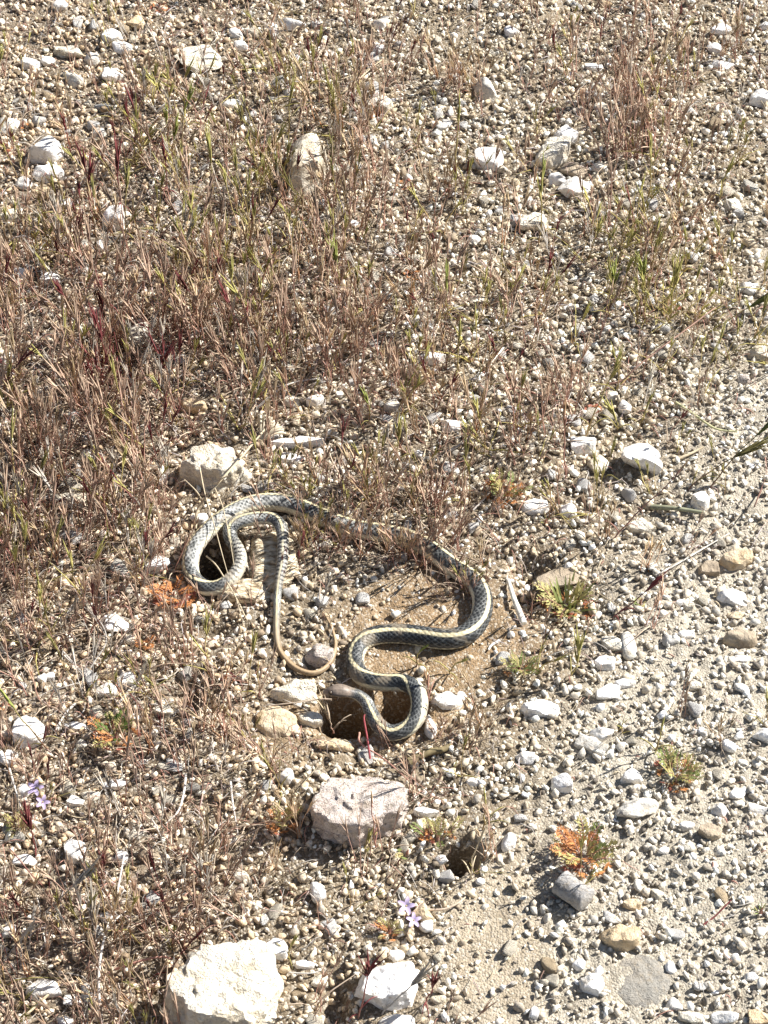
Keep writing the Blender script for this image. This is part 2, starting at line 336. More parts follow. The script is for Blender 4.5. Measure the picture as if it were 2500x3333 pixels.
ROCKS = [
 # upper left
 (365,115,70,50,'W','white lumpy stone at the top of the cluster of white stones'),
 (397,153,64,46,'W','white stone touching the lower right of the topmost white lump'),
 (226,166,98,52,'C','long cream stone with a shaded front, left of the white cluster'),
 (297,188,52,46,'G','greyish stone between the long cream stone and the white cluster'),
 (103,207,62,48,'W','round white stone left of its smaller white twin'),
 (157,200,42,42,'W','small upright white stone between two larger white stones near the top left'),
 (369,241,66,54,'W','bluish white round stone standing alone below the white cluster'),
 (241,258,56,48,'G','dull grey brown stone below the long cream stone'),
 (648,180,160,120,'C','big flat cream rock under thin grass shadows near the top'),
 (769,106,46,36,'W','upper of two small white stones right of the flat cream rock'),
 (784,148,46,34,'W','lower of two small white stones right of the flat cream rock'),
 (193,14,52,42,'W','white stone cut by the top edge of the photo'),
 (437,126,32,30,'C','small cream stone just right of the white cluster'),
 (440,72,58,46,'T','flat tan stone above the white cluster'),
 (146,480,118,96,'W','large jagged greyish white rock above a smooth white one on the left'),
 (161,563,106,58,'W','smooth wide white rock just below the jagged one'),
 (78,590,52,48,'W','white stone left of the smooth wide white rock'),
 (322,432,46,38,'G','small grey stone beside a dark hollow in the upper left'),
 (128,626,64,46,'T','orange tan stone under the smooth wide white rock'),
 (196,660,62,42,'W','pale white stone below the orange tan one'),
 (30,700,62,52,'C','cream stone at the left edge below the white rocks'),
 (367,700,72,92,'W','tall pale stone half hidden by maroon grass heads'),
 (754,334,54,38,'W','white stone among grass right of a bleached twig'),
 (28,412,64,62,'G','grey white stone at the left edge above an orange leaf'),
 (327,795,28,46,'W','narrow upright white stone among dense brown stems'),
 (1236,334,86,64,'C','cream stone with dark seams in the open gravel, upper middle'),
 (1670,102,54,38,'W','white stone alone in bare gravel near the top middle'),
 (1543,776,42,42,'W','small square white stone left of tall green seed heads'),
 (950,72,84,50,'W','white stone lying in red grass at the top middle'),
 (1236,75,42,52,'W','upright pale stone beside the top red tuft'),
 (1231,152,38,52,'W','thin white stone just below the upright pale one near the top'),
 (1583,288,62,92,'G','tall greyish white stone leaning above the bright white double stone'),
 (1593,515,92,84,'W','bright white double stone in yellowish gravel'),
 (1045,218,32,36,'C','small cream stone beside a thin arched straw'),
 (1140,727,52,28,'W','flat white stone in the middle of the upper gravel'),
 # upper right
 (1838,438,84,60,'W','white stone resting above the big cream tan rock'),
 (1798,495,112,112,'C','big cream tan rock in the upper right gravel'),
 (1872,553,84,48,'B','brown tan oblong stone above the brightest white stone'),
 (1868,608,88,66,'W','brightest white stone of the upper right cluster'),
 (1812,580,54,52,'W','dimmer white stone left of the brightest one'),
 (1934,217,58,28,'W','flat white stone beside the tall red grass at upper right'),
 (2345,96,64,44,'W','white stone with a shaded left side near the top right corner'),
 (2355,207,74,38,'W','white slab like stone below two smaller ones in the top right'),
 (2475,318,66,64,'W','white stone at the right edge near the top'),
 (2328,152,54,36,'W','pale stone between two white stones in the top right'),
 (1974,12,38,28,'T','small orange brown stone at the top edge'),
 (1958,345,54,34,'C','cream stone left of the big red grass clump'),
 (1954,543,54,38,'G','greyish stone right of the brown tan oblong stone'),
 (1738,724,84,70,'C','low cream rock under tall olive grass'),
 (2488,82,36,32,'W','small white stone in the top right corner'),
 (2440,788,42,32,'T','small tan stone near the right edge above the long green stem'),
 (2385,667,56,46,'C','pale stone in the right gravel beside a dark hollow'),
 (2435,935,46,46,'W','white stone above the long green grass head at right'),
 (2470,1146,64,54,'C','pale stone near the right edge beside bare soil'),
 (2422,1232,44,42,'P','pinkish stone in the right gravel below the pale one'),
 (1991,1285,42,38,'C','cream pebble left of an oval white pebble below the reclining red stems'),
 (2034,1321,42,52,'W','oval white pebble below the reclining red stems'),
 (1808,1121,38,28,'C','small cream pebble in a dark hollow, right middle'),
 (2086,1487,128,122,'W','big bright white rock with a tan left face and deep shadow'),
 (1899,1447,78,62,'W','white squarish stone at upper left of its cream neighbour'),
 (1950,1507,74,72,'C','cream faceted stone touching the white squarish one'),
 (2281,1627,58,82,'W','upright white and grey stone below drooping grass stems'),
 (1743,1648,86,52,'W','white stone right of the bright orange and green weed'),
 (1850,1658,52,52,'W','white stone under the drooping red stem'),
 # left middle
 (699,1525,226,158,'C','large cream rock just above the loop of the snake'),
 (50,892,80,58,'W','white stone buried in dense grass at the left edge'),
 (166,902,62,50,'W','white stone in dense grass near the left edge'),
 (452,1082,54,82,'C','upright cream stone inside the thick brown grass'),
 (20,1168,54,52,'W','white stone at the left edge halfway up'),
 (623,1313,92,62,'T','tan crumbly stone above the large cream rock'),
 (221,1625,112,62,'C','cream pink flat rock in the grass left of the snake'),
 (804,942,38,26,'W','small white stone beside a husk in the middle grass'),
 (281,1482,44,42,'G','grey stone among bleached straw on the left'),
 (978,1438,190,50,'W','long flat white rock above the snake'),
 (950,1488,68,46,'W','white lump under the front of the long flat white rock'),
 (1467,1378,60,58,'W','cube like white stone above a dark shadow, centre'),
 (1276,1318,50,48,'G','grey white round stone in the centre gravel'),
 (1402,1162,90,48,'W','white stone in the centre beside pale gravel'),
 (1025,1132,64,36,'W','pale flat stone in the central reddish grass'),
 (1025,1298,54,52,'W','white stone against the end of a bleached twig'),
 (1538,1091,48,34,'G','grey stone right of the centre gravel'),
 (1364,1476,28,30,'W','small white pebble below the centre grass tuft'),
 (924,1001,28,32,'W','small upright white pebble in centre left grass'),
 (1372,1227,54,44,'T','tan stone below the central white stone'),
 (1563,976,64,34,'C','flat pale stone near a yellow green seed head'),
 (950,1302,54,42,'C','cream stone above the dry fan of fibres'),
 # around the snake
 (892,1812,165,235,'F','furrowed pale rock inside the loop of the snake'),
 (800,1925,190,90,'F','furrowed straw coloured rock below the loop of the snake'),
 (372,2031,88,66,'W','jagged white stone under a crossing straw, lower left'),
 (513,1830,78,68,'W','white grey rough stone left of the snake loop'),
 (90,2377,98,112,'W','large bright white stone near the left edge'),
 (25,2465,62,62,'W','white stone at the left edge below the large bright one'),
 (347,2248,74,52,'W','white stone with a dark crack left of the tilted white one'),
 (407,2212,68,66,'W','tilted white stone ending at a grey stick'),
 (350,2197,64,38,'T','tan stone above the cracked white stone'),
 (533,2312,64,38,'C','yellowish cream stone on the lower left'),
 (136,2206,34,32,'W','left one of two pebbles side by side in a pale patch'),
 (163,2200,28,28,'W','right one of two pebbles side by side in a pale patch'),
 (245,2363,76,34,'W','long white stone beside the feathery orange weed'),
 (648,1684,54,42,'W','white stone just outside the top left of the snake loop'),
 (432,2333,38,42,'W','small white stone right of the feathery orange weed'),
 (266,2423,34,36,'C','small cream pebble below the feathery orange weed'),
 (427,2081,38,32,'C','cream pebble right of the jagged white stone'),
 (366,2156,34,28,'T','small tan pebble above the tilted white stone'),
 (958,2248,160,86,'C','cream tan rock between the tail and the head of the snake'),
 (905,2352,160,118,'T','ochre crumbling rock under the cream tan one'),
 (1458,2280,104,68,'W','white rock with a pointed end right of the coiled neck'),
 (1401,2365,40,80,'W','narrow white stone beside the bottom of the coil'),
 (1503,2267,32,38,'W','small white stone leaning on the pointed white rock'),
 (1038,2128,92,84,'P','speckled pale rock enclosed by the tail of the snake'),
 (1010,2338,78,56,'C','cream stone left of the shaded hollow under the head'),
 (1090,2425,110,46,'T','crumbly tan clod below the hollow under the head'),
 (1170,2622,310,262,'P','large pitted pinkish rock with a flat top below the snake'),
 (1818,1880,150,72,'B','flat brown grey rock behind the green tuft'),
 (2089,1714,86,54,'C','cream stone on the open gravel below the white rock'),
 (2395,1818,104,74,'T','knobbly tan stone at the right with dark soil around it'),
 (2307,1850,64,48,'B','dark brown clod left of the knobbly tan stone'),
 (2382,1945,88,58,'W','blue white angular stone on the right path'),
 (2410,2075,112,72,'B','greyish brown stone with a deep shadow on the right path'),
 (2395,2004,56,28,'T','thin tan pebble above the greyish brown stone'),
 (1994,2095,68,56,'C','cream stone below the red leaves of the green tuft'),
 (2046,2102,50,94,'G','upright pale grey stone on the path'),
 (2235,2064,54,32,'W','white oval stone halfway along the path'),
 (2215,1960,32,30,'W','left one of two touching pale pebbles on the path'),
 (2243,1970,36,32,'C','right one of two touching pale pebbles on the path'),
 (2405,2146,74,26,'W','long thin white stone below the greyish brown stone'),
 (1979,2252,74,60,'W','white stone with a tan underside'),
 (2034,2222,68,34,'W','white flat stone right of the tan bottomed one'),
 (1758,2302,124,66,'W','white flat rock crossed by a thin shadow, right of the coil'),
 (1969,2156,66,50,'W','white stone under a bristly grass head'),
 (1959,2387,76,60,'W','blocky white stone above a long grey one'),
 (1925,2425,100,50,'G','long greyish white stone in the lower right gravel'),
 (1708,2461,62,52,'W','white stone in the lower middle gravel'),
 (2415,2236,44,46,'W','white pebble near the right edge, lower half'),
 (2139,2201,38,32,'C','cream pebble on the fine gravel of the path'),
 (2265,2231,44,34,'C','flat cream pebble on the path'),
 (2486,2386,66,60,'W','white stone cut by the right edge'),
 (2375,2426,44,50,'W','white pebble left of the one cut by the right edge'),
 # lower left
 (246,2606,58,46,'W','smooth white stone right of the lilac flower, lower left'),
 (292,2587,62,46,'C','cream stone touching the smooth white one, lower left'),
 (372,2552,76,46,'W','white stone above right of the smooth white one'),
 (246,2768,66,86,'W','lumpy white stone below the lilac flower'),
 (397,2788,42,58,'W','white stone with a straw across, lower left'),
 (80,2799,74,42,'W','pale stone at left under the maroon brush'),
 (488,2778,74,64,'B','brown tan stone in the lower left grass'),
 (136,3220,116,68,'W','grey white stone in the bottom left corner'),
 (241,3256,62,52,'W','white stone right of the grey white corner stone'),
 (216,3320,66,44,'W','white stone cut by the bottom edge at left'),
 (722,3235,390,380,'C','very large cream boulder at the bottom edge'),
 (784,2849,54,48,'C','cream stone in the bottom grass'),
 (75,2572,44,44,'W','white stone beside the lilac flower at left'),
 (442,2717,64,46,'C','yellowish stone above the brown tan one'),
 (30,3030,52,52,'W','white stone at the left edge near the bottom'),
 # lower middle
 (1261,3199,215,180,'W','big angular white rock with a grey facet near the bottom'),
 (1291,3328,116,56,'W','white rock cut by the bottom edge in the middle'),
 (894,3084,80,78,'W','white stone with a tan base beside the boulder'),
 (990,3139,68,36,'W','flat oval white stone near the boulder'),
 (1289,3108,54,44,'W','round white pebble right above the angular white rock'),
 (1251,3092,28,26,'C','small cream pebble above the angular white rock'),
 (1035,2908,50,78,'W','upright white stone with a grey left side'),
 (1377,2968,64,74,'T','tan stone right of the lilac flower'),
 (1387,3014,42,48,'W','small white stone below the tan one by the flower'),
 (1437,2798,42,36,'W','white pebble left of the dark burrow'),
 (1563,2868,30,28,'W','white pebble at lower right of the dark burrow'),
 (1387,2642,78,48,'W','white stone right of the large pitted rock'),
 (1540,2546,42,32,'W','small white stone above a green stem'),
 (928,2524,54,62,'W','white stone at upper left of the pitted rock'),
 (1658,2732,48,72,'W','white stone beside the orange weed'),
 (1040,3191,52,42,'C','cream stone between the boulder and the angular rock'),
 (1427,3252,48,32,'C','cream stone at lower right of the angular rock'),
 # lower right
 (1828,2541,64,78,'W','tall oval white stone in the lower gravel'),
 (2059,2526,74,50,'W','white stone left of the green weed on the path'),
 (2074,2627,134,78,'G','wide grey white rock on the path'),
 (2345,2632,56,52,'W','triangular pale stone on the right'),
 (2400,2586,58,40,'W','white stone above right of the triangular one'),
 (2470,2632,62,42,'W','white stone at the right edge level with the triangular one'),
 (2315,2706,74,62,'B','brown stone with pale top on the path'),
 (2236,2686,48,34,'W','white pebble left of the brown stone'),
 (2019,3048,124,88,'T','tan rock with a deep shadow at lower right'),
 (2059,2944,64,44,'T','flat tan stone above the tan rock'),
 (1929,3203,78,74,'W','white stone with a dark left side near the bottom'),
 (1884,3138,44,42,'W','small white stone above the dark sided one'),
 (1738,3293,32,52,'W','thin upright white stone near the bottom'),
 (2250,3313,80,48,'C','cream stone at the bottom edge right'),
 (2360,3308,84,56,'W','white stone at the bottom edge right of the cream one'),
 (2475,3312,74,56,'T','tan stone in the bottom right corner'),
 (2139,2908,44,44,'C','cream square pebble on the path'),
 (2184,3148,38,42,'W','upright white pebble on the lower path'),
 (2260,3143,42,34,'C','oval cream pebble right of the upright white one'),
 (2445,3178,42,34,'W','white pebble at lower right near the edge'),
 (2194,3268,52,48,'W','white pebble near the bottom beside the grey patch'),
 (2159,2767,38,30,'W','white pebble in the gravel right of the orange weed'),
 (2245,2757,44,34,'C','cream pebble below the brown stone'),
]
SPEC = {   # rocks whose height, turn or roundness differ from the rule
 'big flat cream rock under thin grass shadows near the top': dict(f=.18, p=20),
 'large pitted pinkish rock with a flat top below the snake': dict(f=.55, p=34, planes=7, rough=.035, seed=8, slab=True, bury=.12),
 'very large cream boulder at the bottom edge': dict(f=.5, p=22, rough=.07, bury=.3, slab=True, planes=8, seed=3),
 'big angular white rock with a grey facet near the bottom': dict(f=.6, p=40, planes=6, rough=.03, seed=12, slab=True, bury=.15),
 'big bright white rock with a tan left face and deep shadow': dict(f=.85, p=24, planes=9, seed=31, bury=.05, tilt=18),
 'furrowed pale rock inside the loop of the snake': dict(f=.12, p=14, rough=.26, slab=True, planes=9),
 'furrowed straw coloured rock below the loop of the snake': dict(f=.3, p=8, rough=.1, ang=8),
 'large cream rock just above the loop of the snake': dict(f=.85, p=20, rough=.12, planes=9, slab=True, bury=.15, seed=2),
 'long flat white rock above the snake': dict(f=.7, p=28, rough=.06, ang=6, slab=True, planes=7),
 'flat brown grey rock behind the green tuft': dict(f=.12, p=24, rough=.03, ang=18),
 'long cream stone with a shaded front, left of the white cluster': dict(ang=-8),
 'brown tan oblong stone above the brightest white stone': dict(ang=-22),
 'brightest white stone of the upper right cluster': dict(ang=-20, p=24),
 'long greyish white stone in the lower right gravel': dict(ang=-28),
 'upright pale grey stone on the path': dict(ang=12, f=.3),
 'tall greyish white stone leaning above the bright white double stone': dict(ang=14),
 'ochre crumbling rock under the cream tan one': dict(f=.25, rough=.22, p=8),
 'crumbly tan clod below the hollow under the head': dict(rough=.3, p=7),
 'wide grey white rock on the path': dict(p=20, rough=.18),
}
for r_ in ROCKS:
    rock(*r_, **{**dict(slab=random.random() < .35, p=random.choice((12, 16, 22, 28)), rough=random.uniform(.06, .14), f=random.uniform(.5, .75), bury=.34), **SPEC.get(r_[5], {})})
rock(1000, 530, 118, 215, 'C', 'tall cream rock with a grey shaded top among tall grass', f=.5, p=24, planes=7, seed=44, ang=-8, slab=True, rough=.08)
rock(2085, 3190, 215, 190, 'S', 'low dusty grey rock almost buried in the path at lower right', f=.06, planes=0, p=3, rough=.10, bury=.7)

# ------------------------------------------------------------------ snake
# along the back from head to tail: x, y in the photograph, radius mm, height above the ground mm, roll deg, paleness
SN = [
 (1058,2251,1.5,19,0,.0),(1066,2250,3.6,20,0,.0),(1080,2248,5.0,21,0,.0),(1100,2247,6.0,21,0,.0),(1122,2249,5.8,20,0,.05),(1145,2255,4.9,17,5,.2),
 (1170,2265,5.0,13,10,.5),(1194,2288,5.6,8,5,.6),(1211,2326,6.2,5,0,.5),(1235,2363,6.8,3,8,.35),(1274,2385,7.1,2,16,.25),
 (1322,2372,7.3,3,-10,.25),(1354,2338,7.5,6,-50,.3),(1366,2290,7.6,9,-75,.3),(1352,2244,7.7,9,-60,.2),(1310,2222,7.8,7,10,.05),(1260,2222,7.9,4,22,.05),
 (1210,2217,8.0,2,26,.05),(1172,2196,8.1,1,0,.1),(1156,2160,8.2,0,-30,.2),(1160,2120,8.3,0,-30,.2),(1185,2086,8.5,0,-10,.15),(1225,2068,8.7,0,8,.1),
 (1275,2062,8.9,0,12,.1),(1330,2065,9.1,0,12,.1),(1385,2073,9.3,0,12,.1),(1440,2080,9.5,0,14,.15),(1490,2076,9.5,0,18,.15),(1532,2055,9.4,0,26,.2),
 (1560,2018,9.3,0,34,.25),(1571,1975,9.3,0,38,.25),(1566,1932,9.2,0,36,.25),(1545,1895,9.2,0,34,.25),(1510,1868,9.1,0,32,.2),(1470,1842,9.1,0,30,.1),
 (1430,1812,9.0,0,30,.1),(1392,1782,9.0,0,26,.1),(1345,1758,9.0,0,22,.3),(1290,1742,9.0,0,22,.4),(1230,1732,9.0,0,22,.5),(1165,1722,8.9,0,24,.6),(1100,1704,8.9,0,26,.6),
 (1040,1680,8.9,0,28,.5),(985,1656,8.8,0,28,.5),(935,1640,8.7,1,28,.6),(880,1634,8.6,2,28,.7),(825,1640,8.5,4,30,.9),(770,1661,8.3,6,34,1),(720,1692,8.2,8,36,1),
 (674,1730,8.1,9,40,.95),(638,1775,8.0,9,46,.9),(620,1824,7.9,7,52,.8),(624,1872,7.7,4,40,.5),(648,1902,7.5,2,0,.3),(682,1915,7.2,1,-25,.2),(718,1908,6.9,2,-30,.3),
 (752,1884,6.6,3,-60,.6),(775,1852,6.4,4,-80,.7),(782,1818,6.3,5,-70,.7),(772,1786,6.3,7,-50,.5),(753,1756,6.4,9,-20,.5),(748,1726,6.5,12,0,.8),(766,1703,6.6,14,0,1),
 (802,1692,6.5,15,-15,1),(848,1686,6.3,15,-20,.6),(890,1690,6.0,14,-15,.5),(914,1714,5.8,13,-5,.6),(921,1752,5.6,12,0,.7),(921,1795,5.3,11,0,.7),(918,1840,5.0,10,0,.6),
 (909,1885,4.3,8,0,.5),(903,1935,3.7,5,0,.6),(901,1990,3.4,3,0,.6),(900,2050,3.1,1,0,.5),(906,2105,2.9,0,0,.3),(926,2140,2.8,0,0,.1),(956,2170,2.7,1,0,0),
 (990,2187,2.6,2,0,0),(1024,2191,2.5,2,0,0),(1057,2176,2.3,1,0,0),(1082,2144,2.1,1,0,0),(1093,2098,1.8,2,0,0),(1083,2052,1.4,3,0,0),(1066,2015,1.0,3,0,0),(1050,1992,.5,3,0,0)]
SNAKE_XY = []
def catmull(A, per):
    A = np.asarray(A, float); P = np.vstack([2 * A[0] - A[1], A, 2 * A[-1] - A[-2]]); out = []
    for i in range(1, len(P) - 2):
        t = np.linspace(0, 1, per, endpoint=False)[:, None]
        a, b, c, d = P[i - 1], P[i], P[i + 1], P[i + 2]
        out.append(.5 * ((2 * b) + (-a + c) * t + (2 * a - 5 * b + 4 * c - d) * t ** 2 + (-a + 3 * b - 3 * c + d) * t ** 3))
    return np.vstack(out + [A[-1:]])
BANDED = {(752,1884),(775,1852),(782,1818),(772,1786),(921,1752),(921,1795),(918,1840),(909,1885)}
def snake():
    pts = []
    for px, py, r, dz, roll, pale in SN:
        z = r / 1000 + dz / 1000
        for _ in range(3):
            q, t = sc_at(px, py, z); z = ghb(q.x, q.y) + (r * .93 + dz) / 1000
        pts.append((q.x, q.y, z, r / 1000, roll, pale, 1.0 if (px, py) in BANDED else 0.0))
    A = catmull(pts, 26)
    # smooth the line a little, then resample at even steps
    for _ in range(14):
        A[1:-1, :3] = .25 * A[:-2, :3] + .5 * A[1:-1, :3] + .25 * A[2:, :3]
    seg = np.linalg.norm(np.diff(A[:, :3], axis=0), axis=1); s = np.concatenate([[0], np.cumsum(seg)])
    L = s[-1]; n = int(L / .00068); si = np.linspace(0, L, n)
    A = np.stack([np.interp(si, s, A[:, k]) for k in range(7)], 1)
    c, r, roll, pale = A[:, :3], A[:, 3].copy(), np.radians(A[:, 4]), np.clip(A[:, 5], 0, 1) * .68
    # swollen back of the head, narrow neck, rounded snout
    r[:] = np.where(si < .004, np.sqrt(np.clip(1 - (1 - si / .004) ** 2, .0, 1)) * .0034 + .0002, r)
    T = np.gradient(c, axis=0); T /= np.linalg.norm(T, axis=1)[:, None]
    Rr = np.cross(T, [0, 0, 1.0]); Rr /= np.linalg.norm(Rr, axis=1)[:, None]
    N = np.cross(Rr, T)
    K = 72; th = np.linspace(-math.pi, math.pi, K, endpoint=False)
    TH, _ = np.meshgrid(th, si)
    pat = (TH - roll[:, None] + math.pi) % (2 * math.pi) - math.pi       # angle from the line of the back
    U = np.cumsum(np.concatenate([[0], np.diff(si)]) / np.clip(r, .0012, 1))[:, None] + 0 * TH
    headw = np.clip((.030 - si) / .008, 0, 1)[:, None]
    # scale lattice: about 19 rows over the back, each overlapping the next
    a = U * 1.55; b = pat / math.radians(15.0)
    p1, p2 = a + b * .5, a - b * .5
    f1, f2 = p1 % 1, p2 % 1
    edge = np.minimum(np.minimum(f1, 1 - f1), np.minimum(f2, 1 - f2))
    cell = hash3(np.floor(p1).astype(np.int64), np.floor(p2).astype(np.int64), np.zeros_like(p1, dtype=np.int64), 4)
    belly = np.clip((np.abs(pat) - math.radians(118)) / math.radians(8), 0, 1)
    scutes = (U * .85) % 1
    rel = np.clip(edge * 3.2, 0, 1) ** .6 * (1 - belly) + np.clip(scutes * 5, 0, 1) * belly
    small = np.clip(r / .006, .25, 1)[:, None]
    rad = r[:, None] * (1 + (rel - .8) * .075 * small * (1 - headw * .85))
    sx = np.cos(TH) * rad; sy = np.sin(TH) * rad
    flat = np.clip((.034 - si) / .010, 0, 1)[:, None]
    sx = sx * (1 - .28 * flat) * np.where(sx < 0, .92, 1.0)
    cheek = 1 + .10 * flat * np.exp(-((np.abs(TH) - 1.6) / .5) ** 2)
    sy = sy * cheek
    # brow ridges and the flat crown of the head
    sx = np.where(flat > 0, np.minimum(sx, rad * (.72 - .0 * flat) + (1 - flat) * rad), sx)
    V = c[:, None, :] + N[:, None, :] * sx[..., None] + Rr[:, None, :] * sy[..., None]
    # colours of the skin
    ap = np.degrees(np.abs(pat)); P = pale[:, None]
    dark = np.array([.016, .018, .020]) * (1 - P[..., None] * .0) + P[..., None] * np.array([.045, .045, .04])
    fleck = np.array([.17, .175, .17]) * (1 - P[..., None]) + P[..., None] * np.array([.60, .60, .56])
    fl = np.clip((.13 + .15 * P - edge) / .09, 0, 1) * (np.where(cell > .30, 1, .35))
    fl = np.clip(fl * (.55 + .75 * P) * (1 + .6 * vnoise(V * 260, 12)), 0, 1)
    col = dark * (1 - fl[..., None]) + fleck * fl[..., None]
    spot = (P > .4) * ((np.floor(a * .5) + np.floor(b / 2)) % 2)           # chequered pale and dark scales where the skin is stretched
    col = col * (1 - spot[..., None] * .45) + spot[..., None] * .45 * np.array([.50, .49, .45])
    rowt = np.clip(1 - np.abs(ap - 78) / 22, 0, 1) * .35
    col = col * (1 - rowt[..., None]) + rowt[..., None] * np.array([.15, .155, .15])
    cream = np.array([.68, .60, .38]); lat = np.array([.70, .65, .48])
    jag = .0 + 2.2 * (np.abs(f1 - .5) * 2)
    jag = jag + 1.6 * vnoise(V * 150, 19)
    d1 = np.clip((12.0 + jag - ap) / 2.5, 0, 1)[..., None] * np.clip((si - .030) / .02, 0, 1)[:, None, None]
    blk = np.clip((21 - ap) / 3, 0, 1)[..., None] * (1 - d1) * np.clip((si - .03) / .02, 0, 1)[:, None, None]
    col = col * (1 - blk * .8) + blk * .8 * np.array([.035, .035, .033])
    scale_shade = (.72 + .28 * np.clip(edge * 5, 0, 1))[..., None]
    col = col * (1 - d1) + d1 * cream * scale_shade
    d2 = (np.clip((ap - 88) / 4, 0, 1) * np.clip((122 - ap) / 5, 0, 1))[..., None]
    col = col * (1 - d2) + d2 * lat * scale_shade
    bc = np.array([.48, .42, .33]) * (.75 + .25 * np.clip(scutes * 4, 0, 1))[..., None]
    col = col * (1 - belly[..., None]) + belly[..., None] * bc
    bandm = np.clip(A[:, 6], 0, 1)
    band = ((si[:, None] / .0042 + .12 * np.sin(TH * 2)) % 1 < .42) * bandm[:, None] * np.clip((125 - ap) / 10, 0, 1) * np.clip((ap - 6) / 5, 0, 1)
    col = col * (1 - .8 * band[..., None]) + .8 * band[..., None] * np.array([.035, .03, .03])
    lightb = (1 - (band > 0)) * bandm[:, None] * .55
    col = col * (1 - lightb[..., None]) + lightb[..., None] * np.array([.50, .46, .38])
    tail = np.clip((si - .855 * L) / (.045 * L), 0, 1)[:, None, None]
    tcol = np.array([.33, .235, .14]) * (1 + .45 * np.clip((20 - ap) / 6, 0, 1))[..., None] * (.55 + .6 * np.clip(edge * 4, 0, 1))[..., None]
    dash = (np.clip((ap - 26) / 6, 0, 1) * np.clip((60 - ap) / 6, 0, 1) * (cell > .45))[..., None]
    tcol = tcol * (1 - dash * .6 * (1 - tail * .6))
    col = col * (1 - tail) + tcol * tail
    hd = headw[..., None]
    hn = (1 + .35 * vnoise(V * 420, 3) + .25 * vnoise(V * 1100, 4))[..., None]
    hc = np.array([.21, .165, .13]) * hn
    plate = (np.clip(1 - np.abs(np.abs(pat) - .45) / .05, 0, 1) * (si[:, None] > .006) * .35 + (np.abs((si[:, None] * 1000) % 7.5 - 3.7) < .35) * (ap < 60) * .3)[..., None]
    hc = hc * (1 - plate)
    lipc = np.array([.60, .52, .36])
    lp = np.clip((np.abs(np.degrees(TH)) - 96) / 5, 0, 1)[..., None]
    hc = hc * (1 - lp) + lp * lipc
    mouth = (np.clip(1 - np.abs(np.abs(np.degrees(TH)) - 94) / 8, 0, 1) * (si[:, None] < .021))[..., None]
    hc = hc * (1 - mouth * .9)
    eyestripe = (np.clip(1 - np.abs(np.abs(np.degrees(TH)) - 76) / 14, 0, 1) * (si[:, None] > .008))[..., None]
    hc = hc * (1 - eyestripe * .8)
    nost = (np.clip(1 - np.hypot((np.abs(np.degrees(TH)) - 62) / 9, (si[:, None] - .0028) / .0006), 0, 1) > .2)[..., None]
    hc = hc * (1 - nost * .85)
    col = col * (.78 + .32 * np.clip(.5 + fbm(V * 190, 3, 14), 0, 1))[..., None]
    dust = np.clip(fbm(V * 70, 3, 15) * 2.2 - .35, 0, .45)[..., None]; col = col * (1 - dust) + dust * np.array([.33, .27, .19])
    col = col * (1 - hd) + hc * hd
    nr = len(si); i = np.arange(nr * K).reshape(nr, K); j = np.roll(i, -1, 1)
    F = np.stack([i[:-1], i[1:], j[1:], j[:-1]], -1).reshape(-1, 4)
    VV = V.reshape(-1, 3); CC = np.clip(col, .01, .95).reshape(-1, 3)
    root = bpy.data.objects.new('snake', None); C.objects.link(root); o0 = c[0].copy(); o0[2] = ghb(o0[0], o0[1]); root.location = o0
    root.empty_display_size = .02
    tag(root, 'dark striped snake with a cream line down its back, coiled on the brown soil', 'snake')
    part('body', mesh_np('body', VV - o0, F, CC, True, M_snake), root)
    # eyes
    me, n, b = newmat('snake_eye'); b.inputs['Base Color'].default_value = (.006, .005, .004, 1); b.inputs['Roughness'].default_value = .08
    mr, n, b = newmat('snake_iris'); b.inputs['Base Color'].default_value = (.055, .035, .018, 1); b.inputs['Roughness'].default_value = .25
    k = int(np.searchsorted(si, .0095))
    for sgn in (1, -1):
        pos = c[k] + N[k] * r[k] * .40 + Rr[k] * sgn * r[k] * .80
        bm = bmesh.new(); bmesh.ops.create_uvsphere(bm, u_segments=16, v_segments=10, radius=.0019)
        m = bpy.data.meshes.new('eye'); bm.to_mesh(m); bm.free(); m.materials.append(mr)
        for pl in m.polygons: pl.use_smooth = True
        e = part('eye', m, root, tuple(pos - o0))
        bm = bmesh.new(); bmesh.ops.create_uvsphere(bm, u_segments=12, v_segments=8, radius=.0013)
        m2 = bpy.data.meshes.new('pupil'); bm.to_mesh(m2); bm.free(); m2.materials.append(me)
        pu = part('pupil', m2, e, tuple(Rr[k] * sgn * .0008))
    SNAKE_XY.append((c[:, 0], c[:, 1], r))
snake()
SX, SY, SR = (a[::10] for a in SNAKE_XY[0])

# ------------------------------------------------------------------ gravel
def keep_clear(x, y, pad=.0):
    """True where a point is neither under the snake nor inside a stone"""
    ok = np.ones(len(x), bool)
    for rx, ry, a, b in RX:
        ok &= ((x - rx) / (a + pad)) ** 2 + ((y - ry) / (b + pad)) ** 2 > 1
    for k in range(0, len(SX), 2):
        ok &= (x - SX[k]) ** 2 + (y - SY[k]) ** 2 > (SR[k] * .8 + pad) ** 2
    return ok
def in_view(n, margin=.10, r=rng):
    """random ground points over the ground seen plus a margin all round"""
    x = r.uniform(-.60, .60, n * 3); y = r.uniform(-.66, 1.0, n * 3); u, v = uv_of(x, y)
    k = (u > -margin) & (u < 1 + margin) & (v > -margin) & (v < 1 + margin)
    return x[k][:n], y[k][:n]
PAL = np.array([[.64,.585,.48],[.72,.69,.61],[.53,.45,.33],[.80,.785,.74],[.37,.31,.23],[.46,.435,.385],[.58,.50,.37],[.22,.185,.145],[.68,.62,.51],[.82,.81,.78]])
PAL = np.clip(PAL * np.array([1.10, 1.06, 1.0]), 0, .86)
PW = np.array([.20,.17,.14,.12,.08,.06,.08,.04,.06,.05])
